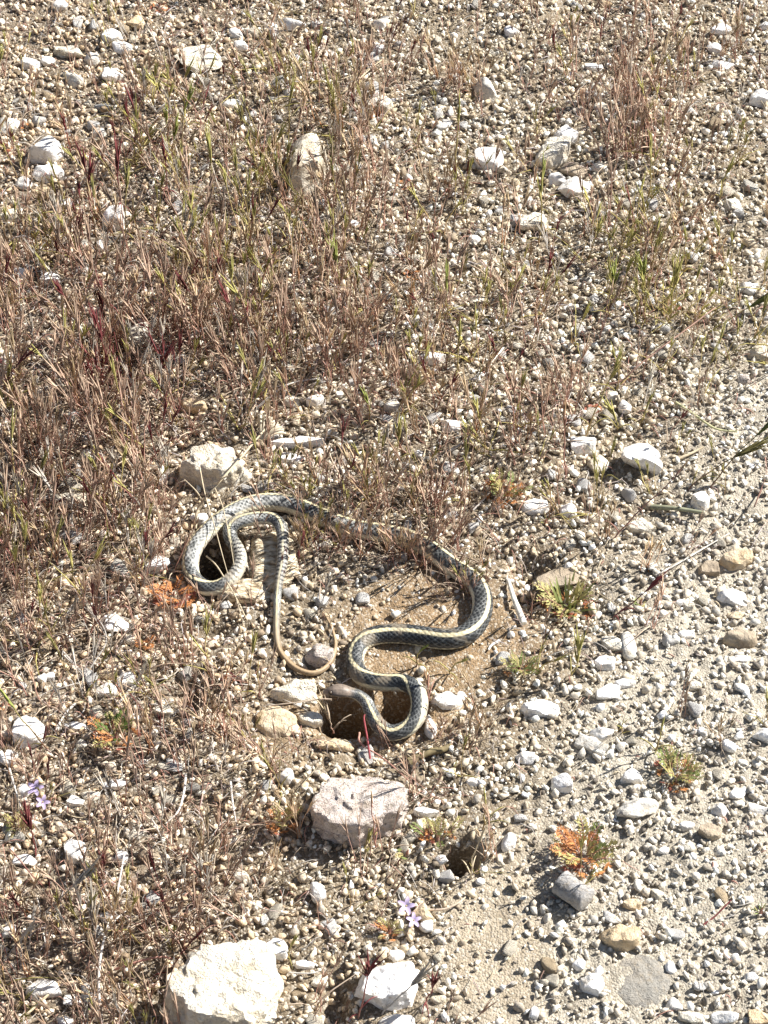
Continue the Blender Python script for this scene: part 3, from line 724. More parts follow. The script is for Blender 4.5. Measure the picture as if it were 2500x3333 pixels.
def rot_mats(n, r):
    q = r.normal(size=(n, 4)); q /= np.linalg.norm(q, axis=1)[:, None]; a, b, c, d = q.T
    return np.stack([np.stack([a*a+b*b-c*c-d*d, 2*(b*c-a*d), 2*(b*d+a*c)], -1), np.stack([2*(b*c+a*d), a*a-b*b+c*c-d*d, 2*(c*d-a*b)], -1),
                     np.stack([2*(b*d-a*c), 2*(c*d+a*b), a*a-b*b-c*c+d*d], -1)], 1)
def scatter_stones(x, y, size, level, seed):
    r = np.random.default_rng(seed); protos = [stone(level, r, 6, 40, .10 if level > 1 else .0)[0] for _ in range(16)]
    if level == 1: protos = [p_ * r.uniform(.68, 1.22, (12, 1)) for p_ in protos]
    F0 = ICO[level][1]; n = len(x); V0 = np.stack(protos)[r.integers(0, 16, n)]
    sc_ = size[:, None] * np.stack([np.ones(n), r.uniform(.5, 1, n), r.uniform(.38, .8, n)], -1)
    V = np.einsum('nij,nvj->nvi', rot_mats(n, r), V0 * sc_[:, None, :])
    z = gh(x, y) + size * r.uniform(.1, .85, n)
    V = V + np.stack([x, y, z], -1)[:, None, :]
    F = F0[None] + (np.arange(n) * V0.shape[1])[:, None, None]
    col = PAL[r.choice(len(PAL), n, p=PW)] * r.uniform(.70, 1.16, n)[:, None]
    u, v = uv_of(x, y); gp = np.clip((u * 2500 + (v * 3333 - 1500) * .42 - 2000) / 400, 0, 1)[:, None]
    col = col * (1 - gp * .45) + gp * .45 * (col.mean(1, keepdims=True) * np.array([1.09, 1.05, .97]))
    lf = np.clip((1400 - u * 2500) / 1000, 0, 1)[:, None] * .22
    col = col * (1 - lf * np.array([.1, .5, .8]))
    return V.reshape(-1, 3), F.reshape(-1, 3), np.repeat(np.clip(col, 0, .86), V0.shape[1], 0)
def thin(x, y, keep, r):
    """fewer grains on the bare soil and the sand"""
    _, s1, s2 = zones(x, y)
    k = keep & (r.uniform(size=len(x)) > np.clip(s1 * .86, 0, 1)) & (r.uniform(size=len(x)) > np.clip(s2 * .7, 0, 1))
    return x[k], y[k]
x, y = in_view(46000, .04); x, y = thin(x, y, keep_clear(x, y, .001), rng)
size = rng.lognormal( math.log(.0019), .48, len(x)).clip(.0009, .0046)
V, F, Cc = scatter_stones(x, y, size, 1, 3)
tag(link('gravel', mesh_np('gravel', V, F, Cc, False, M_gravel)), 'fine tan and white grains covering the whole ground', 'gravel', None, 'stuff')
x, y = in_view(6200, .05); x, y = thin(x, y, keep_clear(x, y, .002), rng)
u_, v_ = uv_of(x, y); k_ = rng.uniform(size=len(x)) > .55 * np.clip((u_ * 2500 + (v_ * 3333 - 1500) * .42 - 2000) / 300, 0, 1); x, y = x[k_], y[k_]
size = rng.lognormal(math.log(.0031), .25, len(x)).clip(.0023, .0050)
V, F, Cc = scatter_stones(x, y, size, 2, 4)
tag(link('gravel', mesh_np('coarse_gravel', V, F, Cc, False, M_gravel)), 'coarser angular grains strewn over the fine ones', 'gravel', None, 'stuff')

# countable pebbles, the largest of the gravel
PEB = {'W': ('small white pebble lying loose in the gravel', 'small white pebbles in the gravel'),
       'C': ('small cream pebble lying loose in the gravel', 'small cream pebbles in the gravel'),
       'T': ('small tan pebble lying loose in the gravel', 'small tan pebbles in the gravel'),
       'G': ('small grey pebble lying loose in the gravel', 'small grey pebbles in the gravel')}
pebm = {}; USED = set()
for code in PEB:
    for k in range(7):
        V, F = stone(3, np.random.default_rng(900 + k), 10, 26, .08)
        pebm[code, k] = mesh_np('pebble', V * np.array([1, .82, .66]), F, None, False, RM[code])
x, y = in_view(420, .0, np.random.default_rng(5)); ok = keep_clear(x, y, .006); x, y = x[ok], y[ok]
x, y = thin(x, y, np.ones(len(x), bool), rng)
for i in range(min(280, len(x))):
    code = random.choices('WCTG', (.5, .3, .1, .1))[0]
    s = random.uniform(.0042, .0078) * (1 if random.random() < .8 else 1.25)
    o = link('pebble', pebm[code, i % 7], None, (x[i], y[i], ghf(x[i], y[i]) + s * .35))
    o.scale = (s, s, s); o.rotation_euler = (random.uniform(-.3, .3), random.uniform(-.3, .3), random.uniform(0, 6.28))
    u_, v_ = uv_of(x[i], y[i]); px, py = u_ * 2500, v_ * 3333; lab = PEB[code][0]
    word = PEB[code][0].split()[1]
    for nx_, ny_, nl in sorted(NAMED, key=lambda a: math.hypot(a[0] - px, a[1] - py))[:14]:
        if len(nl.split()) > 8: continue
        dx, dy = px - nx_, py - ny_; k8 = round(math.atan2(dy, dx) / (math.pi / 4)) % 8
        w8 = ('right of', 'lower right of', 'below', 'lower left of', 'left of', 'upper left of', 'above', 'upper right of')[k8]
        cand = 'small %s pebble %s the %s' % (word, w8, nl)
        if cand not in USED: lab = cand; USED.add(cand); break
    tag(o, lab, 'pebble', PEB[code][1])

# ------------------------------------------------------------------ grass
def tube(pts, rad, col, sides=3):
    pts = np.asarray(pts, float); n = len(pts)
    T = np.gradient(pts, axis=0); T /= np.linalg.norm(T, axis=1)[:, None] + 1e-12
    ref = np.array([0, 0, 1.0]) if abs(T[n // 2][2]) < .8 else np.array([.6, .8, 0])
    A = np.cross(T, ref); A /= np.linalg.norm(A, axis=1)[:, None] + 1e-12; B = np.cross(T, A)
    th = np.arange(sides) * 2 * math.pi / sides
    rad = np.broadcast_to(rad, (n,))
    V = pts[:, None] + rad[:, None, None] * (A[:, None] * np.cos(th)[None, :, None] + B[:, None] * np.sin(th)[None, :, None])
    i = np.arange(n * sides).reshape(n, sides); j = np.roll(i, -1, 1)
    F = np.stack([i[:-1], j[:-1], j[1:], i[1:]], -1).reshape(-1, 4)
    col = np.asarray(col, float); col = np.broadcast_to(col, (n, 3)) if col.ndim == 1 else col
    return V.reshape(-1, 3), F, np.repeat(col, sides, 0)
def merge(L):
    V, F, K, o = [], [], [], 0
    for v, f, c in L:
        V.append(v); F.append(f + o); K.append(c); o += len(v)
    return np.vstack(V), np.vstack(F), np.vstack(K)
RED = np.array([.44, .24, .185]); TAN = np.array([.60, .48, .36]); OLV = np.array([.44, .38, .14]); MAR = np.array([.17, .045, .045])
GRY = np.array([.56, .52, .47]); STR = np.array([.62, .52, .36]); GRN = np.array([.27, .30, .08]); ORG = np.array([.48, .20, .06])
def stem_pts(r, h, lean, bend, n=6, wig=.02):
    a = r.uniform(0, 6.28); t = np.linspace(0, 1, n)
    dx = lean * t + bend * t ** 2
    w1 = r.normal(size=(n, 2)).cumsum(0) * wig * h; w1 -= w1[0]
    return np.stack([np.cos(a) * dx * h + w1[:, 0], np.sin(a) * dx * h + w1[:, 1], t * h * math.sqrt(max(.1, 1 - lean ** 2 * .5))], -1)
def head_pieces(r, base, tdir, length, col, col2, n, spread, rad=.00072):
    """a brush of narrow spikelets with thin bristles"""
    out = []; tdir = tdir / np.linalg.norm(tdir)
    s1 = np.cross(tdir, [0.3, .9, .1]); s1 /= np.linalg.norm(s1); s2 = np.cross(tdir, s1)
    for k in range(n):
        f = k / max(1, n - 1); a = r.uniform(0, 6.28); sp = spread * r.uniform(.4, 1.2)
        d = tdir + (s1 * math.cos(a) + s2 * math.sin(a)) * sp; d /= np.linalg.norm(d)
        p0 = base + tdir * length * .45 * f; ln = length * r.uniform(.45, .7)
        cc = col * (1 - f * .4) + col2 * f * .4; cc = cc * r.uniform(.8, 1.2)
        out.append(tube([p0, p0 + d * ln * .35, p0 + d * ln * .7, p0 + d * ln * 1.25], [.0003, rad, rad * .6, .00012], cc))
    return out
def plant(kind, r, split=False):
    """one grass plant: lists of stem pieces, head pieces, blade pieces"""
    S, Hd, B = [], [], []
    if kind == 'red':      c0, c1, hc, hc2, n, hh = RED, RED * .7 + TAN * .3, RED * .5 + TAN * .5, TAN * .7 + OLV * .3, r.integers(2, 5), .055
    elif kind == 'maroon': c0, c1, hc, hc2, n, hh = RED * .9, MAR * 1.4, MAR, MAR * 1.5, r.integers(1, 3), .060
    elif kind == 'olive':  c0, c1, hc, hc2, n, hh = RED * .6 + OLV * .4, OLV, OLV, GRN * 1.2, r.integers(2, 4), .055
    elif kind == 'gold':   c0, c1, hc, hc2, n, hh = ORG * .8, TAN, TAN * .8 + ORG * .2, OLV, r.integers(3, 6), .045
    else:                  c0, c1, hc, hc2, n, hh = GRY * .8, GRY, GRY, STR, r.integers(2, 4), .045
    for k in range(n):
        h = hh * r.uniform(.45, 1.15); p = stem_pts(r, h, r.uniform(0, .28), r.uniform(-.05, .28), 6, .018)
        off = r.normal(size=3) * .003; off[2] = -.001; p = p + off
        t = np.linspace(0, 1, 6)[:, None]; tn = r.uniform(.8, 1.25)
        S.append(tube(p, np.linspace(.00050, .00034, 6), (c0 * (1 - t) + c1 * t) * tn))
        if r.random() < .85:
            Hd += head_pieces(r, p[-2], p[-1] - p[-2] + np.array([0, 0, .002]), .024 * r.uniform(.7, 1.15), hc * tn, hc2 * tn, r.integers(4, 8), .22)
    for k in range(r.integers(1, 4)):
        h = r.uniform(.012, .035); p = stem_pts(r, h, r.uniform(.3, .9), r.uniform(0, .8), 5, .03)
        p[:, 2] -= (np.linspace(0, 1, 5) ** 2) * h * .35
        B.append(tube(p, [.0006, .0007, .0006, .0004, .0001], (TAN if kind != 'olive' else OLV * 1.1) * r.uniform(.7, 1.2)))
    return S, Hd, B
DENS = np.array([
 [2,2,2.6,3.2,3,1.4,1.2,3,2,1.4],[2,2.4,5,4.5,4.5,2.6,1.3,2.6,4,1.4],[4,6,6,6,5,2,2,2.6,3.5,1.5],[7,8,8,7.5,6.5,4,4,4.6,4,2],[9,9,8,7,7,6,5,6,5,2.5],[9,9,7,5,6,5,5,3,1,1],
 [9,9,4,4,7,5,4,2.4,.7,.7],[8,8,4,4,2.5,1,2.4,1.5,.3,.2],[6,6,5,5,.5,.6,1.5,.8,.2,.2],[2.5,4,4,3,1.5,2.5,1,.6,.2,.2],[3.5,5,5,3,2,2.5,.7,.3,.2,.1],[5,7,6,3,1.5,.4,.2,.2,.2,.1],[5,5,3,1.5,1.2,.8,.3,.2,.1,.1]], float)
GREYD = np.array([
 [1,1,2,2,1,1,1,1,1,1],[1,1,2,3,2,1,1,1,1,1],[3,3,3,3,3,1,1,1,1,1],[6,5,4,4,2,1,1,1,1,1],[6,4,4,3,2,1,1,1,1,.5],[6,5,3,2,2,1,1,1,.5,.5],
 [5,4,2,2,3,1,1,.5,.5,.5],[4,3,2,2,1,.5,1,.5,.2,.2],[3,3,3,3,.5,.5,.5,.2,.1,.1],[1,2,3,2,1,1,.5,.3,.1,.1],[2,3,4,2,1,1,.3,.1,.1,.1],[3,6,5,2,1,.3,.1,.1,.1,.1],[4,5,3,1,1,.4,.2,.1,.1,.1]], float)
def sample(G, x, y):
    u, v = uv_of(x, y)
    i = np.clip(u * 10 - .5, 0, 8.999); j = np.clip(v * 13 - .5, 0, 11.999); a, b = np.floor(i).astype(int), np.floor(j).astype(int); fx, fy = i - a, j - b
    return (G[b, a] * (1 - fx) * (1 - fy) + G[b, a + 1] * fx * (1 - fy) + G[b + 1, a] * (1 - fx) * fy + G[b + 1, a + 1] * fx * fy)
# where the snake, the soil and the rocks stand free of tall stems: x, y, rx, ry in the photograph
OPEN = [(575,1960,110,75),(378,2400,90,70),(1642,1600,70,80),(1850,1990,110,70),(1690,2180,60,60),(1890,2800,120,90),(915,2680,60,70),(1425,2730,60,40),(1400,2110,250,230),(1260,2290,170,170),(760,1880,190,215),(640,1750,110,150),(920,2050,110,190),(1480,1990,150,160),(870,1690,120,60),(1290,3200,150,140),(760,3240,250,190),(1150,2600,185,150),(700,1530,140,90),
        (980,1450,120,50),(960,2260,120,110),(1000,590,60,90),(1560,1960,90,130),(90,2380,80,70),(1180,1760,60,40)]
def not_open(x, y):
    u, v = uv_of(x, y); ok = np.ones(len(x), bool)
    for cx, cy, rx, ry in OPEN: ok &= ((u * 2500 - cx) / rx) ** 2 + ((v * 3333 - cy) / ry) ** 2 > 1
    return ok
KINDS = ['red', 'maroon', 'olive', 'gold', 'grey']
protos = {k: [merge(sum(plant(k, np.random.default_rng(100 + 31 * i + len(k))), [])) for i in range(12)] for k in KINDS}
GRASS = []
def put(arr, x, y, z, ang, s, tx=0., ty=0., tint=1.):
    V, F, K = arr; ca, sa = math.cos(ang) * s, math.sin(ang) * s
    W = np.empty_like(V); W[:, 2] = V[:, 2] * s
    W[:, 0] = V[:, 0] * ca - V[:, 1] * sa + V[:, 2] * tx + x; W[:, 1] = V[:, 0] * sa + V[:, 1] * ca + V[:, 2] * ty + y; W[:, 2] += z
    GRASS.append((W, F, np.clip(K * tint, 0, .9)))
def kind_at(u, v, r):
    px, py = u * 2500, v * 3333
    w_ = np.array([6.5, .8, 1.5, 1.6, .6])
    if px < 1000 and py < 1000: w_ = np.array([2.5, .9, 4.2, 1.0, .7])
    if px < 500 and 900 < py < 2300: w_ = np.array([7, 1.0, 1.0, 1.6, 1.3])
    if px > 1500 and py > 500: w_ = np.array([3, .3, 4, 1.2, .3])
    if px < 800 and py > 2400: w_ = np.array([5, .7, .8, 1.2, 1.5])
    return KINDS[r.choice(5, p=w_ / w_.sum())]
rg = np.random.default_rng(77)
x, y = in_view(17000, .06, rg); d = sample(DENS, x, y)
cl = .45 + 1.25 * vnoise(P3(x, y) * 24, 50)
ok = (rg.uniform(size=len(x)) < np.clip(d / 10 * .33 * (.35 + np.clip(cl, 0, 1.4)), 0, 1)) & not_open(x, y) & keep_clear(x, y, .003)
x, y = x[ok], y[ok]; dd = d[ok]; zz = gh(x, y); uu, vv = uv_of(x, y)
for i in range(len(x)):
    k = kind_at(uu[i], vv[i], rg)
    put(protos[k][rg.integers(12)], x[i], y[i], zz[i], rg.uniform(0, 6.28), rg.uniform(.65, 1.15) * (.88 + .05 * float(dd[i])), rg.normal() * .10, rg.normal() * .10, rg.uniform(.75, 1.25))
# dense knots of stems that hide or frame the snake
for px, py, n, spread, k, s in [(1370,1830,9,45,'red',.9),(1320,1810,7,40,'gold',.8),(1500,1930,5,28,'red',.8),(1520,1925,3,20,'olive',.7),(980,1720,6,35,'red',.8),(1060,1760,5,40,'olive',.8),(1130,1800,5,40,'red',.75),
                                (960,1850,5,30,'maroon',.7),(980,1790,5,40,'gold',.8),(2060,470,14,60,'red',1.2),(2030,290,10,70,'red',1.1),(1120,400,8,60,'gold',1.1),(1480,260,9,60,'gold',1.0),(1250,170,7,30,'maroon',.7),
                                (1640,1650,5,50,'red',.8),(1380,1640,8,60,'red',.9),(1280,1600,8,60,'olive',.9),(1010,1620,6,50,'olive',.9),(1180,1640,8,60,'red',.8),(330,1280,9,50,'maroon',1.0),(400,1260,8,40,'red',1.1),
                                (250,1250,7,40,'red',1.0),(900,2700,5,40,'gold',.8),(1520,2420,3,40,'red',.8),(1590,2380,3,40,'gold',.8),(2020,1010,8,80,'olive',1.0),(2200,1050,6,60,'olive',1.0),(1260,2440,2,20,'red',.6),(1180,1790,5,40,'red',.8),(1090,1790,4,30,'red',.8),(840,1770,2,20,'red',.6),(690,1975,5,60,'red',.7),(560,1800,5,30,'red',.8),(600,1720,3,30,'red',.8),(1500,1900,4,30,'red',.8),(1450,1940,3,40,'red',.5)]:
    for _ in range(n):
        q, t = sc_at(px + rg.normal() * spread, py + rg.normal() * spread * .5)
        put(protos[k][rg.integers(12)], q.x, q.y, ghf(q.x, q.y), rg.uniform(0, 6.28), s * rg.uniform(.7, 1.15), rg.normal() * .1, rg.normal() * .1, rg.uniform(.8, 1.2))
V, F, Cc = merge(GRASS)
tag(link('grass', mesh_np('grass', V, F, Cc, False, M_grass)), 'dry reddish grass with thin stems and small olive heads', 'grass', None, 'stuff')

# dead straw lying about: pale threads and short bits
def straw_bed(n, seed, dens, lmin, lmax, arch, rad, pal):
    r = np.random.default_rng(seed); x, y = in_view(n, .10, r)
    ok = (r.uniform(size=len(x)) < np.clip(sample(dens, x, y) / 10, .02, 1)) & not_open(x, y) & keep_clear(x, y, .002)
    x, y = x[ok], y[ok]; m = len(x); Ns = 4
    L = r.uniform(lmin, lmax, m); a = r.uniform(0, 6.28, m); bend = r.normal(size=m) * .9
    t = np.linspace(-.5, .5, Ns)
    ang = a[:, None] + bend[:, None] * t[None]
    X = x[:, None] + np.cumsum(np.cos(ang), 1) * L[:, None] / Ns; Y = y[:, None] + np.cumsum(np.sin(ang), 1) * L[:, None] / Ns
    Z = gh(X, Y) + .0015 + (r.uniform(0, arch, m))[:, None] * (1 - (2 * t[None]) ** 2) + r.uniform(0, arch * .6, m)[:, None] * (t[None] + .5)
    P = np.stack([X, Y, Z], -1); T = np.gradient(P, axis=1); T /= np.linalg.norm(T, axis=2)[..., None]
    A = np.cross(T, [0, 0, 1.0]); A /= np.linalg.norm(A, axis=2)[..., None] + 1e-9; B = np.cross(T, A)
    th = np.arange(3) * 2.0944; rr = (r.uniform(.6, 1.3, m)[:, None] * rad * np.array([.6, 1, 1, .5])[None])[:, :, None, None]
    V = P[:, :, None] + rr * (A[:, :, None] * np.cos(th)[:, None] + B[:, :, None] * np.sin(th)[:, None])
    i = np.arange(Ns * 3).reshape(Ns, 3); j = np.roll(i, -1, 1)
    F0 = np.stack([i[:-1], j[:-1], j[1:], i[1:]], -1).reshape(-1, 4)
    F = F0[None] + (np.arange(m) * Ns * 3)[:, None, None]
    col = np.array(pal)[r.integers(0, len(pal), m)] * r.uniform(.7, 1.15, m)[:, None]
    return V.reshape(-1, 3), F.reshape(-1, 4), np.repeat(col, Ns * 3, 0)
pieces = [straw_bed(26000, 1, DENS, .008, .030, .012, .00036, [RED, RED * .8 + TAN * .3, TAN, STR, RED * 1.2, TAN * .8, np.array([.66, .50, .45]), np.array([.74, .64, .57]), RED * 1.35]),
          straw_bed(19000, 2, GREYD, .012, .045, .010, .00045, [GRY, GRY * 1.3, np.array([.62, .56, .55]), GRY * .85, STR, GRY * 1.15, STR * .8]),
          straw_bed(9000, 3, np.maximum(DENS * .8, 2.5), .004, .011, .003, .00065, [STR * 1.15, STR, RED * 1.1, np.array([.72, .62, .56]), TAN * .6])]
V, F, Cc = merge(pieces)
tag(link('straw_litter', mesh_np('straw_litter', V, F, Cc, False, M_grass)), 'bleached and reddish bits of dead straw between the stems', 'straw', None, 'stuff')

# ------------------------------------------------------------------ single grasses that stand out
def solo(px, py, kind, h, lean_x, lean_y, label, head=.026, nsp=9, spread=.25, cols=None, rad=.0011, bend=0., name='grass_stalk', group=None):
    """a stalk rooted at (px, py), h metres tall, leaning by the given slope"""
    q, t = sc_at(px, py); q.z = ghf(q.x, q.y); q, t = sc_at(px, py, q.z)
    r = np.random.default_rng(int(px * 3 + py))
    cs = cols or {'red': (RED, RED, RED, OLV), 'maroon': (RED * .8, MAR * 1.6, MAR, MAR * 1.8), 'olive': (RED * .5 + OLV * .5, OLV, OLV, GRN * 1.3),
                  'green': (RED * .6, OLV, GRN, GRN * 1.5), 'grey': (GRY, GRY, GRY * .9, STR), 'straw': (STR, STR, STR, STR)}[kind]
    tt = np.linspace(0, 1, 9)[:, None]; w_ = r.normal(size=(9, 3)).cumsum(0) * .0006; w_ -= w_[0]
    P = np.hstack([(lean_x * tt + bend * tt ** 2) * h, (lean_y * tt) * h, h * tt * (1 - .15 * tt * abs(lean_x))]) + w_
    P[0, 2] -= .003
    root = bpy.data.objects.new(name, None); C.objects.link(root); root.location = q; root.empty_display_size = .01
    tag(root, label, 'grass', group)
    part('stem', mesh_np('stem', *tube(P, np.linspace(.0008, .0005, 9), cs[0] * (1 - tt) + cs[1] * tt, 5), True, M_grass), root)
    if nsp:
        hp = head_pieces(r, P[-1], P[-1] - P[-2], head, cs[2], cs[3], nsp, spread, rad)
        part('seed_head', mesh_np('seed_head', *merge(hp), False, M_grass), root)
    for k in range(2):
        a = r.uniform(0, 6.28); l = r.uniform(.012, .024); i0 = 1 + k
        bp = P[i0] + np.stack([np.cos(a) * np.linspace(0, l, 5), np.sin(a) * np.linspace(0, l, 5), l * .5 * np.sin(np.linspace(0, 2.4, 5))], -1)
        part('blade', mesh_np('blade', *tube(bp, [.0005, .0007, .0006, .0004, .0001], cs[1] * r.uniform(.8, 1.2)), False, M_grass), root)
    return root
SOLO = [
 (400,690,'maroon',.052,.02,.0,'dark maroon grass head standing tallest in the upper left',.045,12,.18),
 (545,640,'maroon',.050,-.02,0,'maroon grass head right of the tallest one in the upper left',.030,7,.15),
 (232,500,'maroon',.030,0,0,'short dark red grass head between white rocks and the hollow',.026,7,.15),
 (300,720,'maroon',.050,.05,0,'maroon brush left of the tallest maroon head, upper left',.036,10,.25),
 (390,1260,'maroon',.060,-.22,0,'large crimson grass head bowed over the dark gap on the left',.050,14,.22),
 (345,1130,'maroon',.045,-.05,0,'dark maroon grass head above the dark gap on the left',.050,12,.14),
 (520,1290,'maroon',.035,.05,0,'maroon brush right of the dark gap on the left',.045,14,.28),
 (455,1660,'maroon',.04,-.45,.1,'slanting crimson grass head above left of the snake',.032,7,.12),
 (118,2790,'maroon',.038,-.05,0,'maroon brush under the lilac flower at left',.036,14,.30),
 (1165,3320,'maroon',.070,.10,0,'wide maroon brush rising over the angular white rock',.040,16,.40),
 (1385,3270,'maroon',.022,.15,0,'small maroon brush right of the angular white rock',.034,12,.30),
 (530,3190,'maroon',.045,.45,.1,'bright red forked stalk left of the cream boulder',.030,4,.1),
 (325,3060,'grey',.022,-.1,0,'bleached feathery grass head in the lower left',.050,18,.26),
 (120,3000,'grey',.060,.55,0,'long bleached seed head leaning right, lower left',.045,12,.14),
 (530,2750,'grey',.05,.0,0,'pale grey dried head above the lower left grass',.040,12,.18),
 (1240,3300,'grey',.040,.55,.1,'grey green spikelet leaning across the angular white rock',.034,12,.16),
 (935,3120,'olive',.012,.1,0,'short olive spikelet in front of the white stone by the boulder',.018,5,.12),
 (2235,1600,'olive',.040,1.0,.4,'drooping grass with brown olive head right of the big white rock',.042,18,.20,(RED*.7,OLV*.5,OLV*.45,OLV*.7)),
 (2300,1600,'olive',.055,.75,.4,'leaning stem with dark green head reaching the right edge halfway down',.055,20,.14,(RED*.6,OLV*.6,GRN*.5,OLV*.6)),
 (2290,1090,'green',.032,1.1,.3,'leaning stem with blue green head at the upper right edge',.060,20,.12,(OLV,OLV*.7,GRN*.45,OLV*.6)),
 (1990,1760,'red',.075,.75,.3,'curved red stalk pointing at the big white rock',.020,3,.05),
 (1840,1560,'red',.07,-.05,0,'tall reddish stalk left of the big white rock',.030,6,.15),
 (1900,1430,'olive',.085,.25,0,'tall leaning grass with olive head above the white squarish stone',.045,12,.16),
 (2010,1400,'olive',.012,.0,0,'olive grass head beside the oval white pebble',.035,9,.22),
 (2080,1385,'olive',.02,.3,0,'thin olive spikelet right of the oval white pebble',.026,5,.10),
 (1480,640,'olive',.10,.02,0,'tallest thin green stalk in the upper middle gravel',.040,6,.08),
 (1760,700,'green',.045,.0,0,'green spikelet pair right of the square white stone',.038,8,.14),
 (1755,800,'olive',.055,.0,0,'olive tufted stalk in front of the low cream rock',.045,10,.16),
 (2110,640,'olive',.050,-.08,0,'thin olive stalk in the upper right gravel',.030,6,.12),
 (2340,660,'olive',.035,.05,0,'dark olive spikelet over pale right gravel',.030,7,.14),
 (1985,1000,'green',.025,.0,0,'left of two bushy green grass heads at right',.032,13,.30),
 (2080,990,'green',.025,.1,0,'right of two bushy green grass heads at right',.036,13,.30),
 (2180,1040,'olive',.04,.0,0,'yellow orange grass head beside the bushy green ones',.050,12,.16),
 (1460,1050,'green',.035,-.1,0,'yellow green pointed head in the centre right',.045,8,.10),
 (1650,950,'green',.008,-.4,0,'fanned yellow green blades above the centre right',.034,9,.25),
 (1490,1240,'olive',.05,.0,0,'upright olive stalk left of a twisting one at centre right',.030,7,.1),
 (1200,1380,'green',.030,.0,0,'green grass head left of the grey white round stone',.030,9,.15),
 (1285,1520,'olive',.035,.0,0,'olive stalk below the curved dry stem in the centre',.040,10,.14),
 (1110,940,'green',.03,-.05,0,'bright green tuft in the grass, upper centre',.036,12,.30),
 (760,1070,'olive',.06,.02,0,'tall olive stalk in the left centre grass',.035,8,.12),
 (545,460,'green',.02,.0,0,'green grass head under the bleached twig',.032,10,.16),
 (600,420,'green',.02,.0,0,'leaning bright green head right of the bleached twig',.036,10,.16),
 (575,520,'green',.03,.0,0,'green head standing in front of the two upper green ones',.040,9,.14),
 (700,660,'olive',.05,.0,0,'tall olive head in the upper left grass',.050,10,.12),
 (940,450,'olive',.05,.0,0,'olive stalk above the tall cream rock',.032,7,.14),
 (885,560,'olive',.03,.1,0,'golden stalk left of the tall cream rock',.035,10,.16,(ORG, TAN, TAN * .8 + ORG * .3, OLV)),
 (1355,2170,'green',.022,.05,0,'small green spikelet in front of the snake in the soil patch',.022,5,.12),
 (1465,2195,'olive',.018,.2,0,'slender olive spikelet leaning in the soil patch',.022,4,.10),
 (1145,2255,'red',.012,-.35,.1,'tan spikelet crossing the neck of the snake',.034,9,.2,(RED, TAN, TAN, TAN * .8)),
 (1085,2380,'red',.010,-.25,0,'tan spikelet beside the hollow under the head',.032,8,.25,(RED, TAN, TAN, OLV)),
 (1395,2300,'red',.020,.0,0,'orange red stalk right of the coiled neck',.024,6,.2),
 (1850,2210,'olive',.02,.25,0,'bristly olive head beside the red leaved tuft',.038,12,.22),
 (1990,2020,'maroon',.03,1.0,.4,'dark stalk with brown bristles right of the green tuft',.030,8,.22),
 (1570,2700,'olive',.035,.02,0,'upright green tipped stalk above the dark burrow',.020,3,.08),
 (1535,2860,'straw',.050,.02,0,'straw coloured stalk standing in the dark burrow',.024,4,.06),
 (1225,2760,'red',.060,-.10,0,'thin red stalk crossing the front of the pitted rock',.020,3,.06),
 (1190,2790,'olive',.02,.0,0,'olive spikelet below the pitted rock',.024,7,.22),
 (2135,2450,'olive',.03,.05,0,'small yellow stalk above the weed on the path',.018,3,.08),
 (170,2080,'olive',.07,-.05,0,'long thin olive stalk near the left edge below the grass',.025,4,.08),
 (160,2440,'green',.06,-.35,0,'green stalk right of the large bright white stone',.030,5,.10),
]
for s in SOLO:
    px, py, k, h, lx, ly, lab, hd, ns, sp = s[:10]
    solo(px, py, k, h, lx, ly, lab, hd, ns, sp, s[10] if len(s) > 10 else None)

# a bleached stem: a curved dry stalk through several points of the photograph
def stalk(pts, rad, label, col=STR, name='dry_stalk', cat='stalk', twig=None):
    W = []
    for px, py, z in pts:
        q, t = sc_at(px, py, 0); q, t = sc_at(px, py, ghb(q.x, q.y) + z / 1000); W.append(tuple(q))
    A = catmull(W, 8); o0 = A[0].copy()
    n = len(A); rr = np.linspace(1, .55, n) * rad
    r = np.random.default_rng(int(pts[0][0])); cc = np.clip(col * (1 + .12 * r.normal(size=(n, 1))), 0, .9)
    if twig:
        root = bpy.data.objects.new(name, None); C.objects.link(root); root.location = o0; root.empty_display_size = .01
        part('stem', mesh_np('stem', *tube(A - o0, rr, cc, 6), True, M_grass), root)
        for tw in twig:
            B = []
            for px, py, z in tw:
                q, t = sc_at(px, py, 0); q, t = sc_at(px, py, ghb(q.x, q.y) + z / 1000); B.append(tuple(q))
            B = catmull(B, 6)
            part('side_branch', mesh_np('side_branch', *tube(B - o0, np.linspace(.7, .3, len(B)) * rad, col, 5), True, M_grass), root)
        return tag(root, label, cat)
    o = link(name, mesh_np(name, *tube(A - o0, rr, cc, 6), True, M_grass), None, o0)
    return tag(o, label, cat)
stalk([(636,1720,4),(645,1655,14),(700,1585,34),(775,1500,40),(860,1400,30),(880,1375,26)], .0014, 'thick tan stalk leaning over the cream rock above the snake', STR, twig=[[(660,1635,18),(640,1600,30),(600,1560,34)],[(705,1580,34),(720,1560,44),(740,1550,50)]])
stalk([(2135,1872,3),(2200,1838,3),(2290,1785,4),(2375,1735,5)], .0010, 'straight white straw lying across the right path', np.array([.78, .74, .66]))
stalk([(650,1520,30),(668,1610,30),(695,1700,28),(725,1810,22),(742,1870,14)], .0006, 'hair thin straw falling across the snake loop')
stalk([(700,1590,28),(725,1650,30),(745,1740,28),(762,1840,18)], .0006, 'second thin straw falling inside the snake loop, right of the first')
stalk([(672,1810,14),(700,1835,16),(730,1880,15),(768,1945,11),(795,2000,8),(806,2020,6)], .0008, 'curved straw crossing the lower loop of the snake', twig=[[(768,1945,11),(785,2005,8),(800,2060,5)]])
